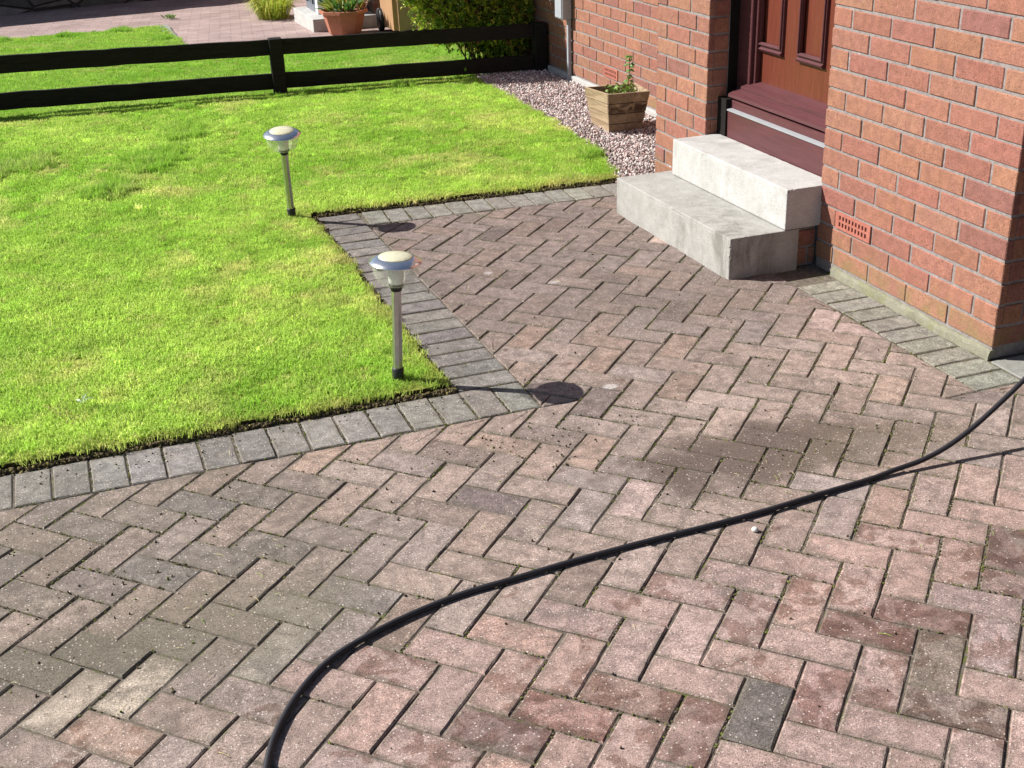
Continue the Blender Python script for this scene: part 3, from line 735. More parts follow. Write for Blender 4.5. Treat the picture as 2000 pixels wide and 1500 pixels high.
# main wall right of the door: x=0, y from 0 to 1.043
F = frame((0, 0, 0), (0, 1, 0), (-1, 0, 0)); YJ = 9*HP
hm.box((MZ, MZ, 0.0), (0.35, YJ-MZ, TOP))
AIR = None
for j in range(NC):
    z0 = BASE+CH*j; z1 = z0+CH
    if j % 2 == 0: hs = [-2, -1, 1, 3, 5, 7]
    else: hs = [-2, 0, 2, 4, 6, 7]
    ys_ = [(7-h)*HP for h in hs][::-1]; rows = [(ys_[i], ys_[i+1]) for i in range(len(ys_)-1)]
    if j == 2: AIR = rows[-2]; rows = rows[:-2]+rows[-1:]
    e = []
    for a, b in rows: e.append((a-(JW/2 if a < 0.01 else 0), b+(JW/2 if b > YJ-0.01 else 0)))
    brick_row(hm, F, e, z0, z1)
    # shaded return face at the corner, y=0, running back into the house
    F2 = frame((0, 0, 0), (1, 0, 0), (0, -1, 0))
    brick_row(hm, F2, [(0.026, 0.106), (0.106, 0.335)] if j % 2 else [(0.026, 0.22), (0.22, 0.335)], z0, z1)
    F3 = frame((0, YJ, 0), (-1, 0, 0), (0, 1, 0))
    brick_row(hm, F3, [(-0.11, -0.026)], z0, z1)
# pier left of the door
PY0, PY1 = 1.985, 2.487
hm.box((MZ, PY0+MZ, 0.0), (0.62, PY1-MZ, TOP))
FR = frame((0, PY0, 0), (1, 0, 0), (0, -1, 0))
FL = frame((0, PY1, 0), (-1, 0, 0), (0, 1, 0))
for j in range(NC):
    z0 = BASE+CH*j-0.012; z1 = z0+CH
    js = [PY0, 2.157, 2.385, PY1] if j % 2 else [PY0, 2.10, 2.275, PY1]
    us = [(js[i], js[i+1]) for i in range(3)]; us[0] = (us[0][0]-JW/2, us[0][1]); us[-1] = (us[-1][0], us[-1][1]+JW/2)
    brick_row(hm, F, us, z0, z1)
    brick_row(hm, FR, [(0.026, 0.108)], z0, z1)
    brick_row(hm, FL, [(-0.22, -0.026), (-0.45, -0.22), (-0.6, -0.45)], z0, z1)
# recessed long wall x=0.6 beyond the pier
LX = 0.60
hm.box((LX+MZ, 2.3, -0.1), (LX+0.3, 6.15, TOP)); FW = frame((LX, 0, 0), (0, 1, 0), (-1, 0, 0))
AIR2 = (4.238, 4.43)
for j in range(NC):
    z0 = 0.055+CH*j; z1 = z0+CH; off = 4.558 if j % 2 == 0 else 4.669
    ks = [off+0.222*k for k in range(-10, 8)]; us = [(a, a+0.222) for a in ks if a > 2.47 and a < 6.0]
    if j == 1: us = [u for u in us if not (u[0] < 4.33 < u[1])] + []
    brick_row(hm, FW, us, z0, z1)
    if j == 1:
        for a in ks:
            if a < 4.33 < a+0.222: AIR2 = (a, a+0.222)
# brick base under the upper step
hm.box((-0.082, 1.062, 0.0), (0.0, 1.95, 0.160))
FS = frame((0, 1.056, 0), (1, 0, 0), (0, -1, 0))
for j in range(2): brick_row(hm, FS, [(-0.086, 0.005)] if j else [(-0.086, -0.03), (-0.03, 0.005)], 0.006+CH*j, 0.006+CH*(j+1))
# lintel above the door and blank backing
hm.box((0.004, YJ+0.002, 2.16), (0.33, PY0-0.002, TOP-0.002))
hm.build("wall", [M_MORTAR, M_BRICK], house, tints=True)
# rendered plinths
pl = MB(); rr = [(0.9, -0.012), (0, -0.012)]
n = 60; v = []; f = []; wv = 0.0
for i in range(n+1):
    y = 0.001+0.919*i/n; wv = 0.8*wv+random.gauss(0, 0.0012)
    v += [(-0.013+wv, y, -0.02), (-0.009+wv, y, 0.020+wv), (-0.004+wv*0.4, y, 0.032+wv), (0.02, y, 0.036)]
for i in range(n):
    for k in range(3): f.append((4*i+k, 4*i+k+1, 4*i+5+k, 4*i+4+k))
f += [(0, 3, 2, 1)]; pl.add(v, f)
pl.build("plinth", M_PLINTH, house)
pl = MB(); pl.box((LX-0.018, 2.49, -0.06), (LX+0.02, 6.1, 0.050), ch=0.003); pl.build("plinth", M_STEP_UP, house)
# air bricks
M_TERRA = simple("terracotta", (0.36, 0.13, 0.095), 0.8, 0.2, 0.12, 60, bmp=0.3)
M_BLACK = simple("black_void", (0.006, 0.005, 0.005), 0.9, 0.1)
def airbrick(y0, y1, z0, z1, x, nx_, nz_, name="air_brick"):
    o = empty(name, (0, 0, 0)); o.parent = house
    j = JW/2; y0 += j; y1 -= j; z0 += j; z1 -= j; m = MB()
    my, mz = 0.018, 0.011; cw = (y1-y0-2*my)/nx_; ch_ = (z1-z0-2*mz)/nz_; d = 0.014; xx = x-0.003
    m.box((xx, y0, z0), (x+0.02, y0+my, z1)); m.box((xx, y1-my, z0), (x+0.02, y1, z1))
    m.box((xx, y0+my, z0), (x+0.02, y1-my, z0+mz)); m.box((xx, y0+my, z1-mz), (x+0.02, y1-my, z1))
    for i in range(nx_+1):
        c = y0+my+cw*i; a, b = c-cw*0.24, c+cw*0.24
        a = max(a, y0+my); b = min(b, y1-my); m.box((xx+0.0005, a, z0+mz), (x+0.02, b, z1-mz))
    for k in range(1, nz_):
        c = z0+mz+ch_*k; m.box((xx+0.0008, y0+my, c-ch_*0.2), (x+0.02, y1-my, c+ch_*0.2))
    me = m.build("grille", M_TERRA, o)
    m = MB(); m.box((x+0.012, y0+0.002, z0+0.002), (x+0.022, y1-0.002, z1-0.002)); m.build("opening", M_BLACK, o)
airbrick(AIR[0], AIR[1], BASE+CH*2, BASE+CH*3, 0.0, 9, 2)
airbrick(AIR2[0], AIR2[1], 0.055+CH, 0.055+2*CH, LX, 9, 2)

# ---- door
def wood_mat(name, a, bcol, rough=0.38, spec=0.5, axis=2):
    m, nt, b = mat(name, rough, spec); p = pos(nt)
    mp = N(nt, 'ShaderNodeMapping'); sc = [18, 18, 18]; sc[axis] = 1.2; mp.inputs['Scale'].default_value = sc; L(nt, p, mp.inputs[0])
    c = ramp(nt, noise(nt, mp.outputs[0], 4, 7, 0.65, 0.8), [(0.3, a), (0.7, bcol)])
    L(nt, c, b.inputs['Base Color']); bump(nt, b, noise(nt, mp.outputs[0], 9, 4), 0.2, 0.0008)
    sp = maprange(nt, noise(nt, p, 26, 5, 0.7), 0.70, 0.76); c2 = mix(nt, mth(nt, 'MULTIPLY', sp, 0.35), c, (0.45, 0.33, 0.30)); L(nt, c2, b.inputs['Base Color'])
    return m
M_DOOR = wood_mat("mahogany_door", (0.100, 0.022, 0.013), (0.155, 0.038, 0.022))
M_PLUM = wood_mat("plum_stained_wood", (0.070, 0.022, 0.026), (0.112, 0.036, 0.040), 0.45, 0.4, 1)
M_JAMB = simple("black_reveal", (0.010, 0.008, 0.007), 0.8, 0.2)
M_ALU = simple("pale_metal_strip", (0.30, 0.31, 0.33), 0.4, 0.5, 0.05, 30)
DX = 0.20
door = MB()
def panel_door(m):
    y0, y1, z0, z1 = YJ+0.03, PY0-0.02, 0.560, 2.10
    panels = [(1.685, 1.872), (1.370, 1.557)]; pz0, pz1 = 0.738, 1.75; d = 0.010
    ys_ = [y0]+[v for p_ in sorted(panels) for v in p_]+[y1]
    for i in range(0, len(ys_)-1, 2): m.box((DX, ys_[i], z0), (DX+0.045, ys_[i+1], z1))
    for a, b in panels:
        m.box((DX, a, z0), (DX+0.045, b, pz0)); m.box((DX, a, pz1), (DX+0.045, b, z1)); m.box((DX+d, a, pz0), (DX+0.04, b, pz1))
    return panels, pz0, pz1
panels, pz0, pz1 = panel_door(door)
d_o = door.build("door", M_DOOR, house)
for a, b in panels:
    m = MB(); a -= 0.004; b += 0.004; w = 0.017
    for k, (off, dep, ww) in enumerate(((0.0, 0.013, w), (0.006, 0.020, w*0.45))):
        x0 = DX-dep
        for lo, hi in (((x0, a+off, pz0+off-0.006), (DX+0.004-k*0.001, b-off, pz0+off-0.006+ww)), ((x0, a+off, pz1-off-ww), (DX+0.004-k*0.001, b-off, pz1-off)),
                       ((x0, a+off, pz0+off-0.006+ww), (DX+0.004-k*0.001, a+off+ww, pz1-off-ww)), ((x0, b-off-ww, pz0+off-0.006+ww), (DX+0.004-k*0.001, b-off, pz1-off-ww))):
            m.box(lo, hi, ch=0.0018)
    # deep sloping sill of the moulding
    m.add([(DX-0.021, a+0.001, pz0-0.016), (DX-0.021, b-0.001, pz0-0.016), (DX+0.001, b-0.001, pz0+0.0), (DX+0.001, a+0.001, pz0+0.0),
           (DX-0.014, a+0.001, pz0-0.026), (DX-0.014, b-0.001, pz0-0.026), (DX+0.001, b-0.001, pz0-0.03), (DX+0.001, a+0.001, pz0-0.03)],
          [(0, 1, 2, 3), (0, 4, 5, 1), (4, 7, 6, 5), (0, 3, 7, 4), (1, 5, 6, 2)])
    m.build("panel_moulding", M_PLUM, d_o)
fr = MB(); FXR = 0.155
fr.box((FXR, 1.880, 0.535), (DX+0.03, PY0+0.004, 2.16), ch=0.003)
fr.box((FXR, YJ-0.004, 0.535), (DX+0.03, YJ+0.072, 2.16), ch=0.003)
fr.box((FXR, YJ+0.0725, 2.09), (DX+0.03, 1.8795, 2.16), ch=0.003)
fr.box((FXR+0.018, 1.862, 0.537), (DX-0.001, 1.8795, 2.089), ch=0.002)
fr.build("door_frame", M_PLUM, house)
# sill profile swept along y
def sweep(prof, y0, y1, name, m_):
    m = MB(); n = len(prof); v = [(x, y0, z) for x, z in prof]+[(x, y1, z) for x, z in prof]
    f = [(i, (i+1) % n, n+(i+1) % n, n+i) for i in range(n)]+[tuple(range(n))[::-1], tuple(range(n, 2*n))]; m.add(v, f)
    return m.build(name, m_, house)
Y0, Y1 = YJ+0.003, 1.930
sweep([(0.068, 0.330), (0.20, 0.330), (0.20, 0.4520), (0.066, 0.4520)], Y0, Y1-0.028, "riser_board", M_PLUM)
sweep([(0.061, 0.4525), (0.20, 0.4525), (0.20, 0.4625), (0.088, 0.4625), (0.061, 0.4585)], Y0, Y1-0.028, "threshold_strip", M_ALU)
sweep([(0.083, 0.463), (0.20, 0.463), (0.20, 0.501), (0.105, 0.501), (0.087, 0.495)], Y0, Y1-0.02, "sill", M_PLUM)
sweep([(0.079, 0.509), (0.10, 0.5015), (0.22, 0.5015), (0.22, 0.541), (0.132, 0.541), (0.082, 0.522)], Y0, Y1, "sill", M_PLUM)
sweep([(0.130, 0.5415), (0.22, 0.5415), (0.22, 0.575), (0.197, 0.575), (0.131, 0.553)], Y0, Y1-0.02, "sill", M_PLUM)
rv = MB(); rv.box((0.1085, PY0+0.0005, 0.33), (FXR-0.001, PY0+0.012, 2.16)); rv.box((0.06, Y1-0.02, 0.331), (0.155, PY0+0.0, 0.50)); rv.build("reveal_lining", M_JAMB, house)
gd = MB(); gd.box((0.24, -2.7, 0.0), (0.28, -0.006, 2.2))
for k in range(20): gd.box((0.232, -2.65+0.132*k, 0.05), (0.2405, -2.65+0.132*k+0.120, 2.1), ch=0.002)
gd.build("garage_door", wood_mat("dark_garage_wood", (0.03, 0.016, 0.010), (0.055, 0.028, 0.018), 0.6, 0.3), house)

# ------------------------------------------------------------------ concrete steps
def step_block(name, x0, x1, ya, yb, z0, z1, m_, label, skew=0.0):
    m = MB(); nx, ny = 10, 34; ch = 0.006
    o = bpy.data.objects.new(name, bpy.data.meshes.new(name)); COL.objects.link(o)
    import bmesh
    bm = bmesh.new(); bmesh.ops.create_cube(bm, size=1.0); bmesh.ops.subdivide_edges(bm, edges=bm.edges[:], cuts=30, use_grid_fill=True)
    for v in bm.verts:
        v.co = Vector((x0+(x1-x0)*(v.co.x+0.5), ya+(yb-ya)*(v.co.y+0.5), z0+(z1-z0)*(v.co.z+0.5)))
        k_ = max(0.0, (v.co.y-ya)/(yb-ya))*max(0.0, (x1-v.co.x)/(x1-x0)); v.co.x += skew*k_
    bmesh.ops.bevel(bm, geom=[e for e in bm.edges if e.calc_face_angle(0) > 0.8], offset=0.0055, segments=2, affect='EDGES', profile=0.6)
    cen = Vector(((x0+x1)/2, (ya+yb)/2, (z0+z1)/2))
    for v in bm.verts:
        near = sum((abs(v.co.x-x0) < 0.012 or abs(v.co.x-x1) < 0.012, abs(v.co.y-ya) < 0.012 or abs(v.co.y-yb) < 0.012, abs(v.co.z-z1) < 0.012))
        if near >= 2: v.co += (cen-v.co).normalized()*abs(random.gauss(0, 0.0010))*(3.5 if random.random() < 0.04 else 1.0)
    bm.to_mesh(o.data); bm.free(); o.data.materials.append(m_)
    for p in o.data.polygons: p.use_smooth = False
    return tag(o, label, "step")
step_block("concrete_step", -0.398, -0.087, 1.034, 2.045, -0.01, 0.168, M_STEP_LO, "lower, greyer and more stained concrete step, standing on the block paving", skew=-0.018)
step_block("concrete_step.001", -0.158, 0.066, 1.030, 1.975, 0.1705, 0.334, M_STEP_UP, "upper, whiter concrete step directly below the dark red door", skew=-0.012)

# ------------------------------------------------------------------ meter box with its conduit
mbx = empty("meter_box", (LX, 5.05, 0.40), "grey plastic meter box with a conduit running down the shaded brick wall", "meter box")
M_GREY = simple("grey_plastic", (0.34, 0.355, 0.39), 0.5, 0.4, 0.06)
def local(mb, name, m_, par, **k): return mb.build(name, m_, par, tuple(par.location), **k)
m = MB(); m.box((0.525, 4.955, 0.425), (0.594, 5.085, 0.85), ch=0.004); local(m, "box", M_GREY, mbx)
m = MB(); m.box((0.519, 4.963, 0.434), (0.5245, 5.077, 0.84), ch=0.002); local(m, "lid", M_GREY, mbx)
m = MB(); m.box((0.568, 4.965, 0.0), (0.594, 4.991, 0.4245), ch=0.003); local(m, "conduit", M_GREY, mbx)

# ------------------------------------------------------------------ fence
FY = 5.56
fence = empty("post_and_rail_fence", (-1.33, FY, 0), "low black stained timber fence with two flat rails across the lawn", "fence")
def black_wood():
    m, nt, b = mat("black_stained_timber", 0.75, 0.2); p = pos(nt)
    mp = N(nt, 'ShaderNodeMapping'); mp.inputs['Scale'].default_value = (1.5, 20, 20); L(nt, p, mp.inputs[0])
    c = ramp(nt, noise(nt, mp.outputs[0], 4, 7, 0.7, 0.5), [(0.3, (0.006, 0.005, 0.0045)), (0.68, (0.020, 0.016, 0.014)), (0.82, (0.05, 0.043, 0.038))])
    L(nt, c, b.inputs['Base Color']); bump(nt, b, noise(nt, mp.outputs[0], 8, 4), 0.5, 0.001); return m
M_FENCE = black_wood()
def rail(xa, xb, zt, zb):
    """zt, zb functions of x"""
    m = MB(); y0, y1 = FY-0.014, FY+0.014; n = 14
    xs = np.linspace(xa, xb, n+1); v = []
    for x in xs:
        w = random.gauss(0, 0.0012); v += [(x, y0, zb(x)+w), (x, y1, zb(x)+w), (x, y1, zt(x)+w), (x, y0, zt(x)+w)]
    f = [(0, 3, 2, 1)]+[(4*i+a, 4*i+(a+1) % 4, 4*(i+1)+(a+1) % 4, 4*(i+1)+a) for i in range(n) for a in range(4)]+[(4*n, 4*n+1, 4*n+2, 4*n+3)]
    m.add(v, f); return local(m, "rail", M_FENCE, fence)
lin = lambda za, zb_: (lambda x: za+(zb_-za)*(x+3.06)/3.65)
T1, B1, T2, B2 = lin(0.398, 0.342), lin(0.288, 0.250), lin(0.163, 0.126), lin(0.055, 0.026)
fence.rotation_euler.z = -0.070
posts = [-5.20, -3.28, -1.325, 0.545]
for a, b in zip(posts[:-1], posts[1:]):
    rail(a+0.046, b-0.046, T1, B1); rail(a+0.046, b-0.046, T2, B2)
for x in posts:
    m = MB(); m.box((x-0.045, FY-0.045, -0.15), (x+0.045, FY+0.045, T1(x)+0.006), ch=0.004); local(m, "post", M_FENCE, fence)

# ------------------------------------------------------------------ solar garden lamps
M_STEEL = simple("brushed_steel", (0.82, 0.82, 0.83), 0.20, 0.5, 0.05, 60, metal=0.95)
M_POLE = simple("dull_steel", (0.50, 0.50, 0.50), 0.28, 0.5, 0.06, 60, metal=0.9)
M_BLKPL = simple("black_plastic", (0.02, 0.02, 0.022), 0.5, 0.4)
M_SOLAR = simple("cream_solar_cover", (0.60, 0.57, 0.40), 0.25, 0.5, 0.10, 60)
def clear_mat():
    m, nt, b = mat("clear_plastic", 0.08, 0.5); b.inputs['Base Color'].default_value = (0.80, 0.84, 0.70, 1)
    b.inputs['Transmission Weight'].default_value = 0.0; b.inputs['Alpha'].default_value = 0.26; b.inputs['Roughness'].default_value = 0.15
    return m
M_CLEAR = clear_mat()
M_FROST = simple("frosted_plastic", (0.86, 0.87, 0.80), 0.5, 0.4, 0.06, 50)
def make_lamp():
    o = empty("garden_lamp", (0, 0, 0))
    m = MB(); m.lathe([(0.004, -0.03), (0.013, -0.006), (0.0185, 0.012), (0.0200, 0.050), (0.0170, 0.054)], 12); m.build("ground_spike", M_BLKPL, o)
    m = MB(); m.lathe([(0.0165, 0.050), (0.0165, 0.323)], 8, smooth=False); m.build("pole", M_POLE, o)
    m = MB(); m.lathe([(0.017, 0.318), (0.018, 0.322), (0.021, 0.330), (0.0235, 0.338), (0.022, 0.342)], 20); m.build("collar", M_BLKPL, o)
    m = MB(); m.lathe([(0.0225, 0.336), (0.040, 0.340), (0.056, 0.350), (0.0670, 0.366), (0.0730, 0.386), (0.0750, 0.412)], 36, cap=False); m.build("shade_bowl", M_CLEAR, o)
    m = MB(); m.lathe([(0.020, 0.342), (0.0235, 0.346), (0.027, 0.412)], 20); m.build("light_tube", M_FROST, o)
    m = MB(); m.lathe([(0.066, 0.410), (0.082, 0.4115), (0.0845, 0.4130), (0.0840, 0.4150), (0.072, 0.4225), (0.060, 0.4290), (0.0560, 0.4298)], 48)
    c = m.build("cap", M_STEEL, o)
    m = MB(); m.lathe([(0.0550, 0.4300), (0.052, 0.4325), (0.040, 0.4365), (0.022, 0.4390), (0.004, 0.4400)], 36); m.build("solar_cover", M_SOLAR, c)
    return o
def copy_tree(o, parent=None):
    c = o.copy(); COL.objects.link(c); c.parent = parent
    for ch in list(o.children): copy_tree(ch, c)
    return c
lamp1 = make_lamp(); lamp2 = copy_tree(lamp1)
lamp1.location = (-1.862, 0.612, 0.012); lamp1.rotation_euler = (R(0.5), R(2.8), 0)
lamp2.location = (-1.823, 2.600, 0.010); lamp2.rotation_euler = (R(8.0), R(-2.0), 0)
G_L = "solar lamps on the lawn"
tag(lamp1, "steel mushroom-shaped garden lamp nearest the camera, standing upright at the lawn's paved corner", "garden lamp", G_L)
tag(lamp2, "steel mushroom-shaped garden lamp standing farther back on the lawn, leaning slightly, nearer the fence", "garden lamp", G_L)

# ------------------------------------------------------------------ hose
HP_ = [(-2.75, -1.75, 0.0075), (-2.66, -1.35, 0.0075), (-2.612, -1.13, 0.0075), (-2.585, -1.027, .0075), (-2.554, -.944, .0075), (-2.507, -.862, .0075), (-2.448, -.787, .0075), (-2.379, -.729, .0075), (-2.292, -.685, .0075), (-2.184, -.645, .0075), (-2.049, -.613, .0075),
       (-1.914, -.600, .0075), (-1.747, -.585, .0075), (-1.56, -.575, .0075), (-1.338, -.569, .0075), (-1.182, -.560, .0075), (-1.014, -.543, .0075), (-.841, -.527, .0075), (-.752, -.518, .013), (-.665, -.514, .021),
       (-.575, -.505, .041), (-.482, -.491, .075), (-.384, -.471, .119), (-.282, -.447, .167), (-.16, -.415, .23), (0.0, -.37, .31), (.12, -.33, .37), (.2, -.30, .39)]
m = MB(); pts = catmull(HP_, 8); m.tube(pts, 0.0074, 14)
hose = m.build("garden_hose", simple("black_rubber", (0.018, 0.017, 0.021), 0.58, 0.4, 0.15, 40))
tag(hose, "black rubber hose curving across the block paving and lifting off it at the right", "hose")

# ------------------------------------------------------------------ wooden planter with a seedling
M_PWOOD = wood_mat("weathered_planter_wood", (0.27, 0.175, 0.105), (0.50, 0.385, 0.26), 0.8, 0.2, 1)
def damp_shade_planks(m):                             # darkens the side towards the steps: its shade painted in, with a damp band
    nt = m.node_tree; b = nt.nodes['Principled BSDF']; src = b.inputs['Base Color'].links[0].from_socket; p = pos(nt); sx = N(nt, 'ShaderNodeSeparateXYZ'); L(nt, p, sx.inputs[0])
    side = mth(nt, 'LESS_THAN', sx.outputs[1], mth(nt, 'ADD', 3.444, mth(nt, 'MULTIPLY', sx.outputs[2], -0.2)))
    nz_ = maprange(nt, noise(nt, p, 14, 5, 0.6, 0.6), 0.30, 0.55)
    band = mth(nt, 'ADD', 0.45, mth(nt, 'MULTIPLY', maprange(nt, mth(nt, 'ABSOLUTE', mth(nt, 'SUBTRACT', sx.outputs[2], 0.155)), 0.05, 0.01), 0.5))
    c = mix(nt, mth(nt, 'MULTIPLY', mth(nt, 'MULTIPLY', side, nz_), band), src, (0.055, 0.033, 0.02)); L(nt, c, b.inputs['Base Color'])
damp_shade_planks(M_PWOOD)
pc = (0.27, 3.57, 0.0)
plant_box = empty("wooden_planter", pc, "square tapered plank planter with a seedling, standing on the gravel by the brick wall", "planter")
B_ = [(0.180, 3.436), (0.378, 3.430), (0.392, 3.66), (0.190, 3.700)]
T_ = [(0.142, 3.372), (0.388, 3.318), (0.430, 3.560), (0.098, 3.622)]
T_ = [(0.146, 3.378), (0.398, 3.352), (0.428, 3.610), (0.112, 3.640)]
PH = 0.245
def pt(i, t, inset=0.0):
    b = np.array(B_[i]); tt = np.array(T_[i]); c = (np.mean(B_, 0)*(1-t)+np.mean(T_, 0)*t); p = b*(1-t)+tt*t
    d = c-p; return p+d/np.linalg.norm(d)*inset
NP = 4
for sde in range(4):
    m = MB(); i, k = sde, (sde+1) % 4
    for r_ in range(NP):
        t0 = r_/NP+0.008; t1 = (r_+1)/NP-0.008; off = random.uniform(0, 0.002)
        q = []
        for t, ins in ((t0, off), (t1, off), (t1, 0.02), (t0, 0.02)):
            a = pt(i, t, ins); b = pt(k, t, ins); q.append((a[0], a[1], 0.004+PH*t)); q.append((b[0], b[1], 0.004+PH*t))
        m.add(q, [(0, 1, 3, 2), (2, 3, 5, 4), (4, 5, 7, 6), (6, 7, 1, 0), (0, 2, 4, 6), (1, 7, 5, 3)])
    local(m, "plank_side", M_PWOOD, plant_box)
m = MB(); q = [(*pt(i, 0.84, 0.018), 0.004+PH*0.84) for i in range(4)]; m.add(q, [(0, 1, 2, 3)]); local(m, "compost", M_SOIL, plant_box)
M_LEAF = None
def leaf_mat(name, a, bcol, tip=None):
    m, nt, b = mat(name, 0.45, 0.4); t = attr(nt, 'tint'); L(nt, t, b.inputs['Base Color'])
    tr = N(nt, 'ShaderNodeBsdfTranslucent'); L(nt, t, tr.inputs[0]); ms = N(nt, 'ShaderNodeMixShader'); ms.inputs[0].default_value = 0.35
    L(nt, b.outputs[0], ms.inputs[1]); L(nt, tr.outputs[0], ms.inputs[2]); L(nt, ms.outputs[0], nt.nodes['Material Output'].inputs[0]); return m
M_LEAF = leaf_mat("leaf", 0, 0)
def leaf(mb, p, d, ln_, w, tint, roll=None, fold=0.25):
    d = Vector(d).normalized(); s = d.cross(Vector((0, 0, 1)))
    if s.length < 0.05: s = Vector((1, 0, 0))
    s.normalize(); n = s.cross(d); a = random.uniform(-1.2, 1.2) if roll is None else roll
    s2 = s*math.cos(a)+n*math.sin(a); n2 = s2.cross(d); p = Vector(p)
    mid = p+d*ln_*0.5; v = [p, mid+s2*w*0.5+n2*w*fold, p+d*ln_+n2*(-0.1*ln_), mid-s2*w*0.5+n2*w*fold, mid]
    mb.add(v, [(0, 1, 4), (1, 2, 4), (2, 3, 4), (3, 0, 4)], 0, tint)
# seedling
cx, cy = 0.275, 3.50
sd = empty("seedling", (cx, cy, 0.20), "young green plant with one tall stem growing in the wooden planter", "plant")
m = MB(); st = [(0.325, 3.49, 0.20), (0.322, 3.488, 0.27), (0.330, 3.486, 0.34), (0.326, 3.484, 0.40), (0.331, 3.482, 0.435)]
m.tube(catmull(st, 4), 0.0028, 6, tint=(0.2, 0.22, 0.05))
for k in range(5): m.tube([(0.2+0.035*k, 3.49+0.02*(k % 2), 0.205), (0.20+0.04*k, 3.50, 0.25+0.01*(k % 3))], 0.002, 5, tint=(0.2, 0.24, 0.05))
local(m, "stem", M_LEAF, sd, tints=True)
m = MB()
for z, n_ in ((0.29, 2), (0.32, 3), (0.35, 3), (0.38, 4), (0.405, 3), (0.43, 4)):
    for k in range(n_):
        a = random.uniform(0, 6.28); leaf(m, (0.327, 3.486, z), (math.cos(a), math.sin(a)-0.3, random.uniform(-0.5, 0.3)), random.uniform(0.028, 0.045), random.uniform(0.022, 0.032), jit((0.13, 0.27, 0.06), 0.4, 0.1), fold=0.12)
for k in range(75):
    x = random.uniform(0.19, 0.37); y = random.uniform(3.42, 3.56); a = random.uniform(0, 6.28)
    leaf(m, (x, y, random.uniform(0.215, 0.265)), (math.cos(a), math.sin(a), random.uniform(0.0, 0.8)), random.uniform(0.018, 0.038), random.uniform(0.014, 0.024), jit((0.16, 0.27, 0.045), 0.45, 0.15), fold=0.12)
local(m, "foliage", M_LEAF, sd, tints=True)

# ------------------------------------------------------------------ shrub behind the fence
def shrub(name, blobs, nl, lw, cols, label, wts=None, stems=None, base=None):
    c0 = base or (blobs[0][0], blobs[0][1], 0.0); o = empty(name, c0, label, "shrub"); m = MB(); vol = np.array([b[3]*b[4]*b[5] for b in blobs])**0.75; vol = vol/vol.sum()
    for i in range(nl):
        b = blobs[rng.choice(len(blobs), p=vol)]; u = rng.normal(0, 1, 3); u /= np.linalg.norm(u); rr_ = random.uniform(0.35, 1.0)**0.4*random.uniform(0.86, 1.1)
        p = np.array((b[0]+u[0]*b[3]*rr_, b[1]+u[1]*b[4]*rr_, b[2]+u[2]*b[5]*rr_))
        if p[2] < 0.0: continue
        col = jit(cols[random.choices(range(len(cols)), wts)[0]], 0.35, 0.12); k = random.randint(3, 6)
        ax = u+rng.normal(0, 0.5, 3)+np.array((0, 0, 0.5))
        for q in range(k):
            d = ax+rng.normal(0, 0.65, 3); leaf(m, p+rng.normal(0, 0.006, 3), d, random.uniform(*lw), random.uniform(*lw)*0.45, jit(col, 0.15, 0.05))
    local(m, "foliage", M_LEAF, o, tints=True)
    m = MB()
    for k in range(stems or 40):
        b = blobs[rng.choice(len(blobs), p=vol)]; u = rng.normal(0, 1, 3); u /= np.linalg.norm(u); u[2] = abs(u[2])
        e = np.array((b[0]+u[0]*b[3]*0.85, b[1]+u[1]*b[4]*0.85, b[2]+u[2]*b[5]*0.8)); s0 = np.array((c0[0]+random.gauss(0, 0.08), c0[1]+random.gauss(0, 0.06), zg(c0[1])-0.02))
        mid = s0*0.5+e*0.5+np.array((0, 0, 0.08)); m.tube(catmull([s0, mid, e], 4), [0.006]*4+[0.0035]*4+[0.0015], 5)
    local(m, "twigs", simple("bark_"+name, (0.10, 0.06, 0.04), 0.85, 0.2), o)
    return o
shrub("flowering_shrub", [(0.24, 6.02, 0.55, 0.50, 0.40, 0.45), (0.42, 5.86, 0.36, 0.30, 0.22, 0.36), (-0.10, 5.95, 0.72, 0.36, 0.30, 0.26), (-0.50, 5.9, 1.02, 0.36, 0.30, 0.26), (0.1, 5.86, 1.0, 0.55, 0.34, 0.32), (0.46, 5.72, 0.62, 0.18, 0.12, 0.55), (-0.52, 5.72, 0.90, 0.42, 0.15, 0.26), (-0.15, 5.72, 0.82, 0.36, 0.14, 0.20)],
      18000, (0.02, 0.040), [(0.36, 0.46, 0.045), (0.14, 0.24, 0.03), (0.62, 0.62, 0.09), (0.42, 0.15, 0.09)], "bushy shrub with yellow-green leaves growing behind the black fence against the house wall", (5, 5, 3, 0.6), 70, (0.38, 5.95, 0))
# small leafy weed at the foot of the fence
wd = empty("weed", (0.02, 5.50, 0), "broad-leaved weed at the foot of the black fence where lawn meets gravel", "plant"); m = MB()
for k in range(46):
    a = random.uniform(0, 6.28); r_ = random.uniform(0, 0.08); leaf(m, (0.0+r_*math.cos(a), 5.50+0.5*r_*math.sin(a), random.uniform(0.0, 0.07)), (math.cos(a)*0.6, math.sin(a)*0.5, 1), random.uniform(0.03, 0.07), 0.022, jit((0.22, 0.36, 0.06), 0.3, 0.1))
local(m, "foliage", M_LEAF, wd, tints=True)

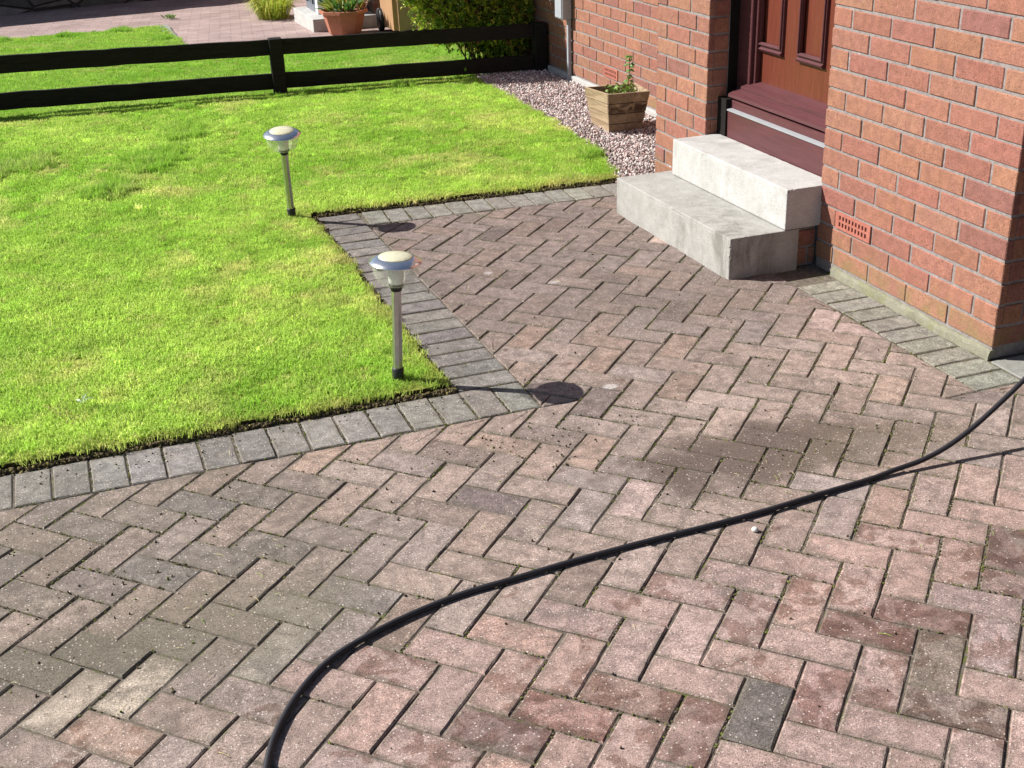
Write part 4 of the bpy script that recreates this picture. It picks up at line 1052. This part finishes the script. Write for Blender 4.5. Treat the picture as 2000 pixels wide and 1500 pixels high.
# ------------------------------------------------------------------ beyond the fence
# terracotta planter (octagonal)
ZF = zg(8.3)
pot = empty("terracotta_planter", (-0.215, 8.36, ZF), "octagonal terracotta planter of leafy plants beside the far concrete step", "planter")
M_POT = simple("terracotta_pot", (0.40, 0.155, 0.095), 0.7, 0.3, 0.10, 20, bmp=0.2)
m = MB(); px, py = -0.215, 8.36
Mo = Matrix.Translation((px, py, ZF)) @ Matrix.Rotation(R(22.5), 4, 'Z')
m.lathe([(0.135, 0.0), (0.15, 0.02), (0.195, 0.185), (0.222, 0.19), (0.224, 0.215), (0.205, 0.217), (0.19, 0.185), (0.10, 0.18)], 8, smooth=False, M=Mo); local(m, "pot", M_POT, pot)
m = MB(); m.lathe([(0.191, 0.18), (0.191, 0.19)], 8, M=Mo); local(m, "compost", M_SOIL, pot)
m = MB()
for k in range(170):
    a = random.uniform(0, 6.28); r_ = 0.15*math.sqrt(random.random()); up = random.uniform(0.3, 1.8)
    col = random.choices([(0.10, 0.22, 0.04), (0.42, 0.42, 0.07), (0.06, 0.15, 0.05)], (5, 3, 2))[0]
    leaf(m, (px+r_*math.cos(a), py+r_*math.sin(a), ZF+random.uniform(0.19, 0.26)), (math.cos(a), math.sin(a), up), random.uniform(0.07, 0.17), random.uniform(0.02, 0.035), jit(col, 0.3, 0.1))
for k in range(26):
    a = random.uniform(0, 6.28); x_ = px+0.15+random.gauss(0, 0.02); leaf(m, (x_, py-0.05+random.gauss(0, 0.03), ZF+0.2), (random.gauss(0, 0.3), random.gauss(0, 0.3), 1), random.uniform(0.1, 0.16), 0.014, jit((0.50, 0.25, 0.20), 0.2, 0.1))
local(m, "foliage", M_LEAF, pot, tints=True)
# far concrete step
step_block("concrete_step.002", -0.45, 0.16, 8.62, 9.55, zg(9)-0.03, zg(9)+0.125, M_STEP_UP, "single concrete step beyond the fence, beside the terracotta planter")
# brown wheelie bin
bx = empty("wheelie_bin", (0.36, 8.15, zg(8.1)), "tall brown plastic wheelie bin behind the shrub and the fence", "bin")
M_BIN = simple("brown_plastic", (0.40, 0.235, 0.125), 0.5, 0.4, 0.08, 12); zf = zg(8.1)
import bmesh
def rounded_box(name, lo, hi, taper, m_, par, rad=0.04):
    me = bpy.data.meshes.new(name); o = bpy.data.objects.new(name, me); COL.objects.link(o); o.parent = par
    bm = bmesh.new(); bmesh.ops.create_cube(bm, size=1.0); c = [(lo[i]+hi[i])/2 for i in range(3)]
    for v in bm.verts:
        k = taper if v.co.z < 0 else 1.0
        v.co = Vector((c[0]+v.co.x*(hi[0]-lo[0])*k, c[1]+v.co.y*(hi[1]-lo[1])*k, c[2]+v.co.z*(hi[2]-lo[2])))-par.location
    bmesh.ops.bevel(bm, geom=[e for e in bm.edges if abs((e.verts[0].co-e.verts[1].co).z) > 0.05], offset=rad, segments=5, affect='EDGES')
    bm.to_mesh(me); bm.free(); me.materials.append(m_)
    return o
rounded_box("body", (0.115, 7.88, zf+0.05), (0.615, 8.42, zf+0.95), 0.92, M_BIN, bx)
rounded_box("lid", (0.10, 7.86, zf+0.952), (0.63, 8.45, zf+1.01), 1.0, M_BIN, bx)
for xx in (0.10, 0.575):
    m = MB(); Mw = Matrix.Translation((xx, 8.36, zf+0.10)) @ Matrix.Rotation(R(90), 4, 'Y'); m.lathe([(0.02, -0.002), (0.085, 0), (0.10, 0.008), (0.10, 0.042), (0.085, 0.05), (0.02, 0.052)], 24, M=Mw); local(m, "wheel", M_BLKPL, bx)
# neighbouring house: brick corner, and its glazed porch on the step
nh = empty("neighbouring_house", (0.17, 8.9, -0.08), "corner of the neighbouring brick house behind the bin", "house"); m = MB(); z0 = -0.1
m.box((0.172+MZ, 8.78+MZ, z0), (0.9, 9.28, 2.4)); m.box((0.62, 8.40, z0), (0.9, 8.79, 2.4)); m.box((0.30, 9.28, z0), (0.9, 13.4, 2.4))
Fa = frame((0.172, 0, 0), (0, 1, 0), (-1, 0, 0)); Fb = frame((0, 8.78, 0), (1, 0, 0), (0, -1, 0)); Fc = frame((0.30-MZ, 0, 0), (0, 1, 0), (-1, 0, 0))
for j in range(20):
    a = -0.09+CH*j
    brick_row(m, Fa, [(8.776, 9.0), (9.0, 9.28)] if j % 2 else [(8.776, 8.9), (8.9, 9.12), (9.12, 9.28)], a, a+CH)
    brick_row(m, Fb, [(0.2, 0.28), (0.28, 0.5), (0.5, 0.72)] if j % 2 else [(0.2, 0.39), (0.39, 0.61), (0.61, 0.72)], a, a+CH)
    brick_row(m, Fc, [(9.3+0.222*k+(0.11 if j % 2 else 0), 9.3+0.222*(k+1)+(0.11 if j % 2 else 0)) for k in range(17)], a, a+CH)
local(m, "wall", [M_MORTAR, M_BRICK], nh, tints=True)
M_WHITE = simple("white_upvc", (0.78, 0.78, 0.78), 0.4, 0.4, 0.03)
zt = zg(9)+0.126
m = MB(); m.box((-0.335, 8.92, zt), (-0.235, 9.02, zt+2.0), ch=0.004); local(m, "porch_post", M_WHITE, nh)
m = MB(); m.box((-0.325, 9.022, zt), (-0.285, 9.50, zt+0.06)); m.box((-0.325, 9.48, zt+0.061), (-0.285, 9.52, zt+2.0)); m.box((-0.325, 9.22, zt+0.061), (-0.290, 9.26, zt+2.0)); local(m, "porch_frame", simple("grey_frame", (0.16, 0.17, 0.20), 0.5), nh)
m = MB(); m.box((-0.312, 9.022, zt+0.062), (-0.304, 9.478, zt+2.0)); m.box((-0.234, 8.965, zt+0.01), (0.17, 8.975, zt+2.0)); local(m, "porch_glass", simple("porch_glass", (0.10, 0.12, 0.15), 0.08, 0.6), nh)
# yellow-green strappy plant by the far step
yp = empty("strappy_plant", (-0.60, 9.95, zg(10)), "clump of yellow-green strap leaves at the far end of the far step", "plant"); m = MB()
for k in range(300):
    a = random.uniform(0, 6.28); r_ = 0.14*math.sqrt(random.random()); hh = random.uniform(0.12, 0.30)
    p0 = Vector((-0.58+1.2*r_*math.cos(a), 9.98+1.3*r_*math.sin(a), zg(10))); o2 = Vector((math.cos(a), math.sin(a), 0)); w_ = Vector((-o2.y, o2.x, 0))*0.006
    p1 = p0+o2*hh*0.35+Vector((0, 0, hh*0.8)); p2 = p0+o2*hh*0.95+Vector((0, 0, hh*random.uniform(0.3, 0.9)))
    m.add([p0-w_, p0+w_, p1-w_, p1+w_, p2], [(0, 1, 3, 2), (2, 3, 4)], 0, jit(random.choice([(0.42, 0.48, 0.05), (0.30, 0.40, 0.04), (0.50, 0.52, 0.10)]), 0.2, 0.08))
local(m, "foliage", M_LEAF, yp, tints=True)
# weed tuft in the far paving
wt = empty("weed.001", (-1.55, 10.6, zg(10.6)), "tiny green tuft growing alone in the far paving", "plant"); m = MB()
for k in range(26):
    a = random.uniform(0, 6.28); leaf(m, (-1.55+random.gauss(0, 0.03), 10.6+random.gauss(0, 0.03), zg(10.6)), (math.cos(a), math.sin(a), 1.0), 0.08, 0.014, jit((0.16, 0.28, 0.05), 0.2))
local(m, "foliage", M_LEAF, wt, tints=True)
# old stone boundary wall in the far left
def stone_wall_mat():
    m, nt, b = mat("rubble_stone", 0.95, 0.15); p = pos(nt)
    mp = N(nt, 'ShaderNodeMapping'); mp.inputs['Scale'].default_value = (3.2, 3.2, 6.5); L(nt, p, mp.inputs[0])
    v = vor(nt, mp.outputs[0], 1.0, 'Color'); sep = N(nt, 'ShaderNodeSeparateColor'); L(nt, v, sep.inputs[0])
    c = ramp(nt, sep.outputs[0], [(0.0, (0.10, 0.09, 0.08)), (1.0, (0.24, 0.22, 0.20))])
    vd = N(nt, 'ShaderNodeTexVoronoi'); vd.feature = 'DISTANCE_TO_EDGE'; vd.inputs['Scale'].default_value = 1.0; L(nt, mp.outputs[0], vd.inputs['Vector'])
    e = maprange(nt, vd.outputs['Distance'], 0.0, 0.08); c = mix(nt, e, (0.05, 0.045, 0.04), c)
    mo = maprange(nt, noise(nt, p, 4, 6, 0.7), 0.45, 0.65); c = mix(nt, mth(nt, 'MULTIPLY', mo, 0.6), c, (0.05, 0.07, 0.03))
    L(nt, c, b.inputs['Base Color']); bump(nt, b, mth(nt, 'ADD', e, noise(nt, p, 30, 5)), 0.9, 0.03); return m
m = MB(); n = 40; y_at = lambda x: 12.27+0.22*(x+3.2)
xs = np.linspace(-9, 3.5, n+1)
nz = 8
for i in range(n):
    pass
v = []; f = []
for i, x in enumerate(xs):
    for k in range(nz+1):
        v.append((x, y_at(x)+random.gauss(0, 0.02), -0.16+1.5*k/nz+(random.gauss(0, 0.03) if k == nz else 0)))
    v.append((x, y_at(x)+0.35, 1.34)); v.append((x, y_at(x)+0.35, -0.2))
w_ = nz+3
for i in range(n):
    for k in range(w_-1): f.append((i*w_+k, (i+1)*w_+k, (i+1)*w_+k+1, i*w_+k+1))
m.add(v, f); sw = m.build("stone_wall", stone_wall_mat()); tag(sw, "old dark rubble stone wall along the back of the far driveway, in shade", "wall")
# far green beyond the wall

# ------------------------------------------------------------------ small loose things
m = MB()
for (a_, b_, l_) in ((0.3, 0.9, 0.055), (0.9, 0.5, 0.04), (-0.6, 0.7, 0.03)): leaf(m, (-2.84, 0.80, 0.045), (a_, b_, 0.25), l_, 0.012, (0.38, 0.50, 0.30), roll=0.2)
tag(m.build("leaf", M_LEAF, tints=True), "pale dry leaf lying on the lawn near the front paved edge", "leaf")
m = MB(); m.lathe([(0.002, 0), (0.008, 0.002), (0.0095, 0.006), (0.006, 0.011), (0.002, 0.012)], 9, c=(-1.262, -0.630, 0.001)); 
tag(m.build("pebble", simple("white_pebble", (0.6, 0.58, 0.55), 0.7)), "single pale pebble on the paving just below the hose", "pebble")
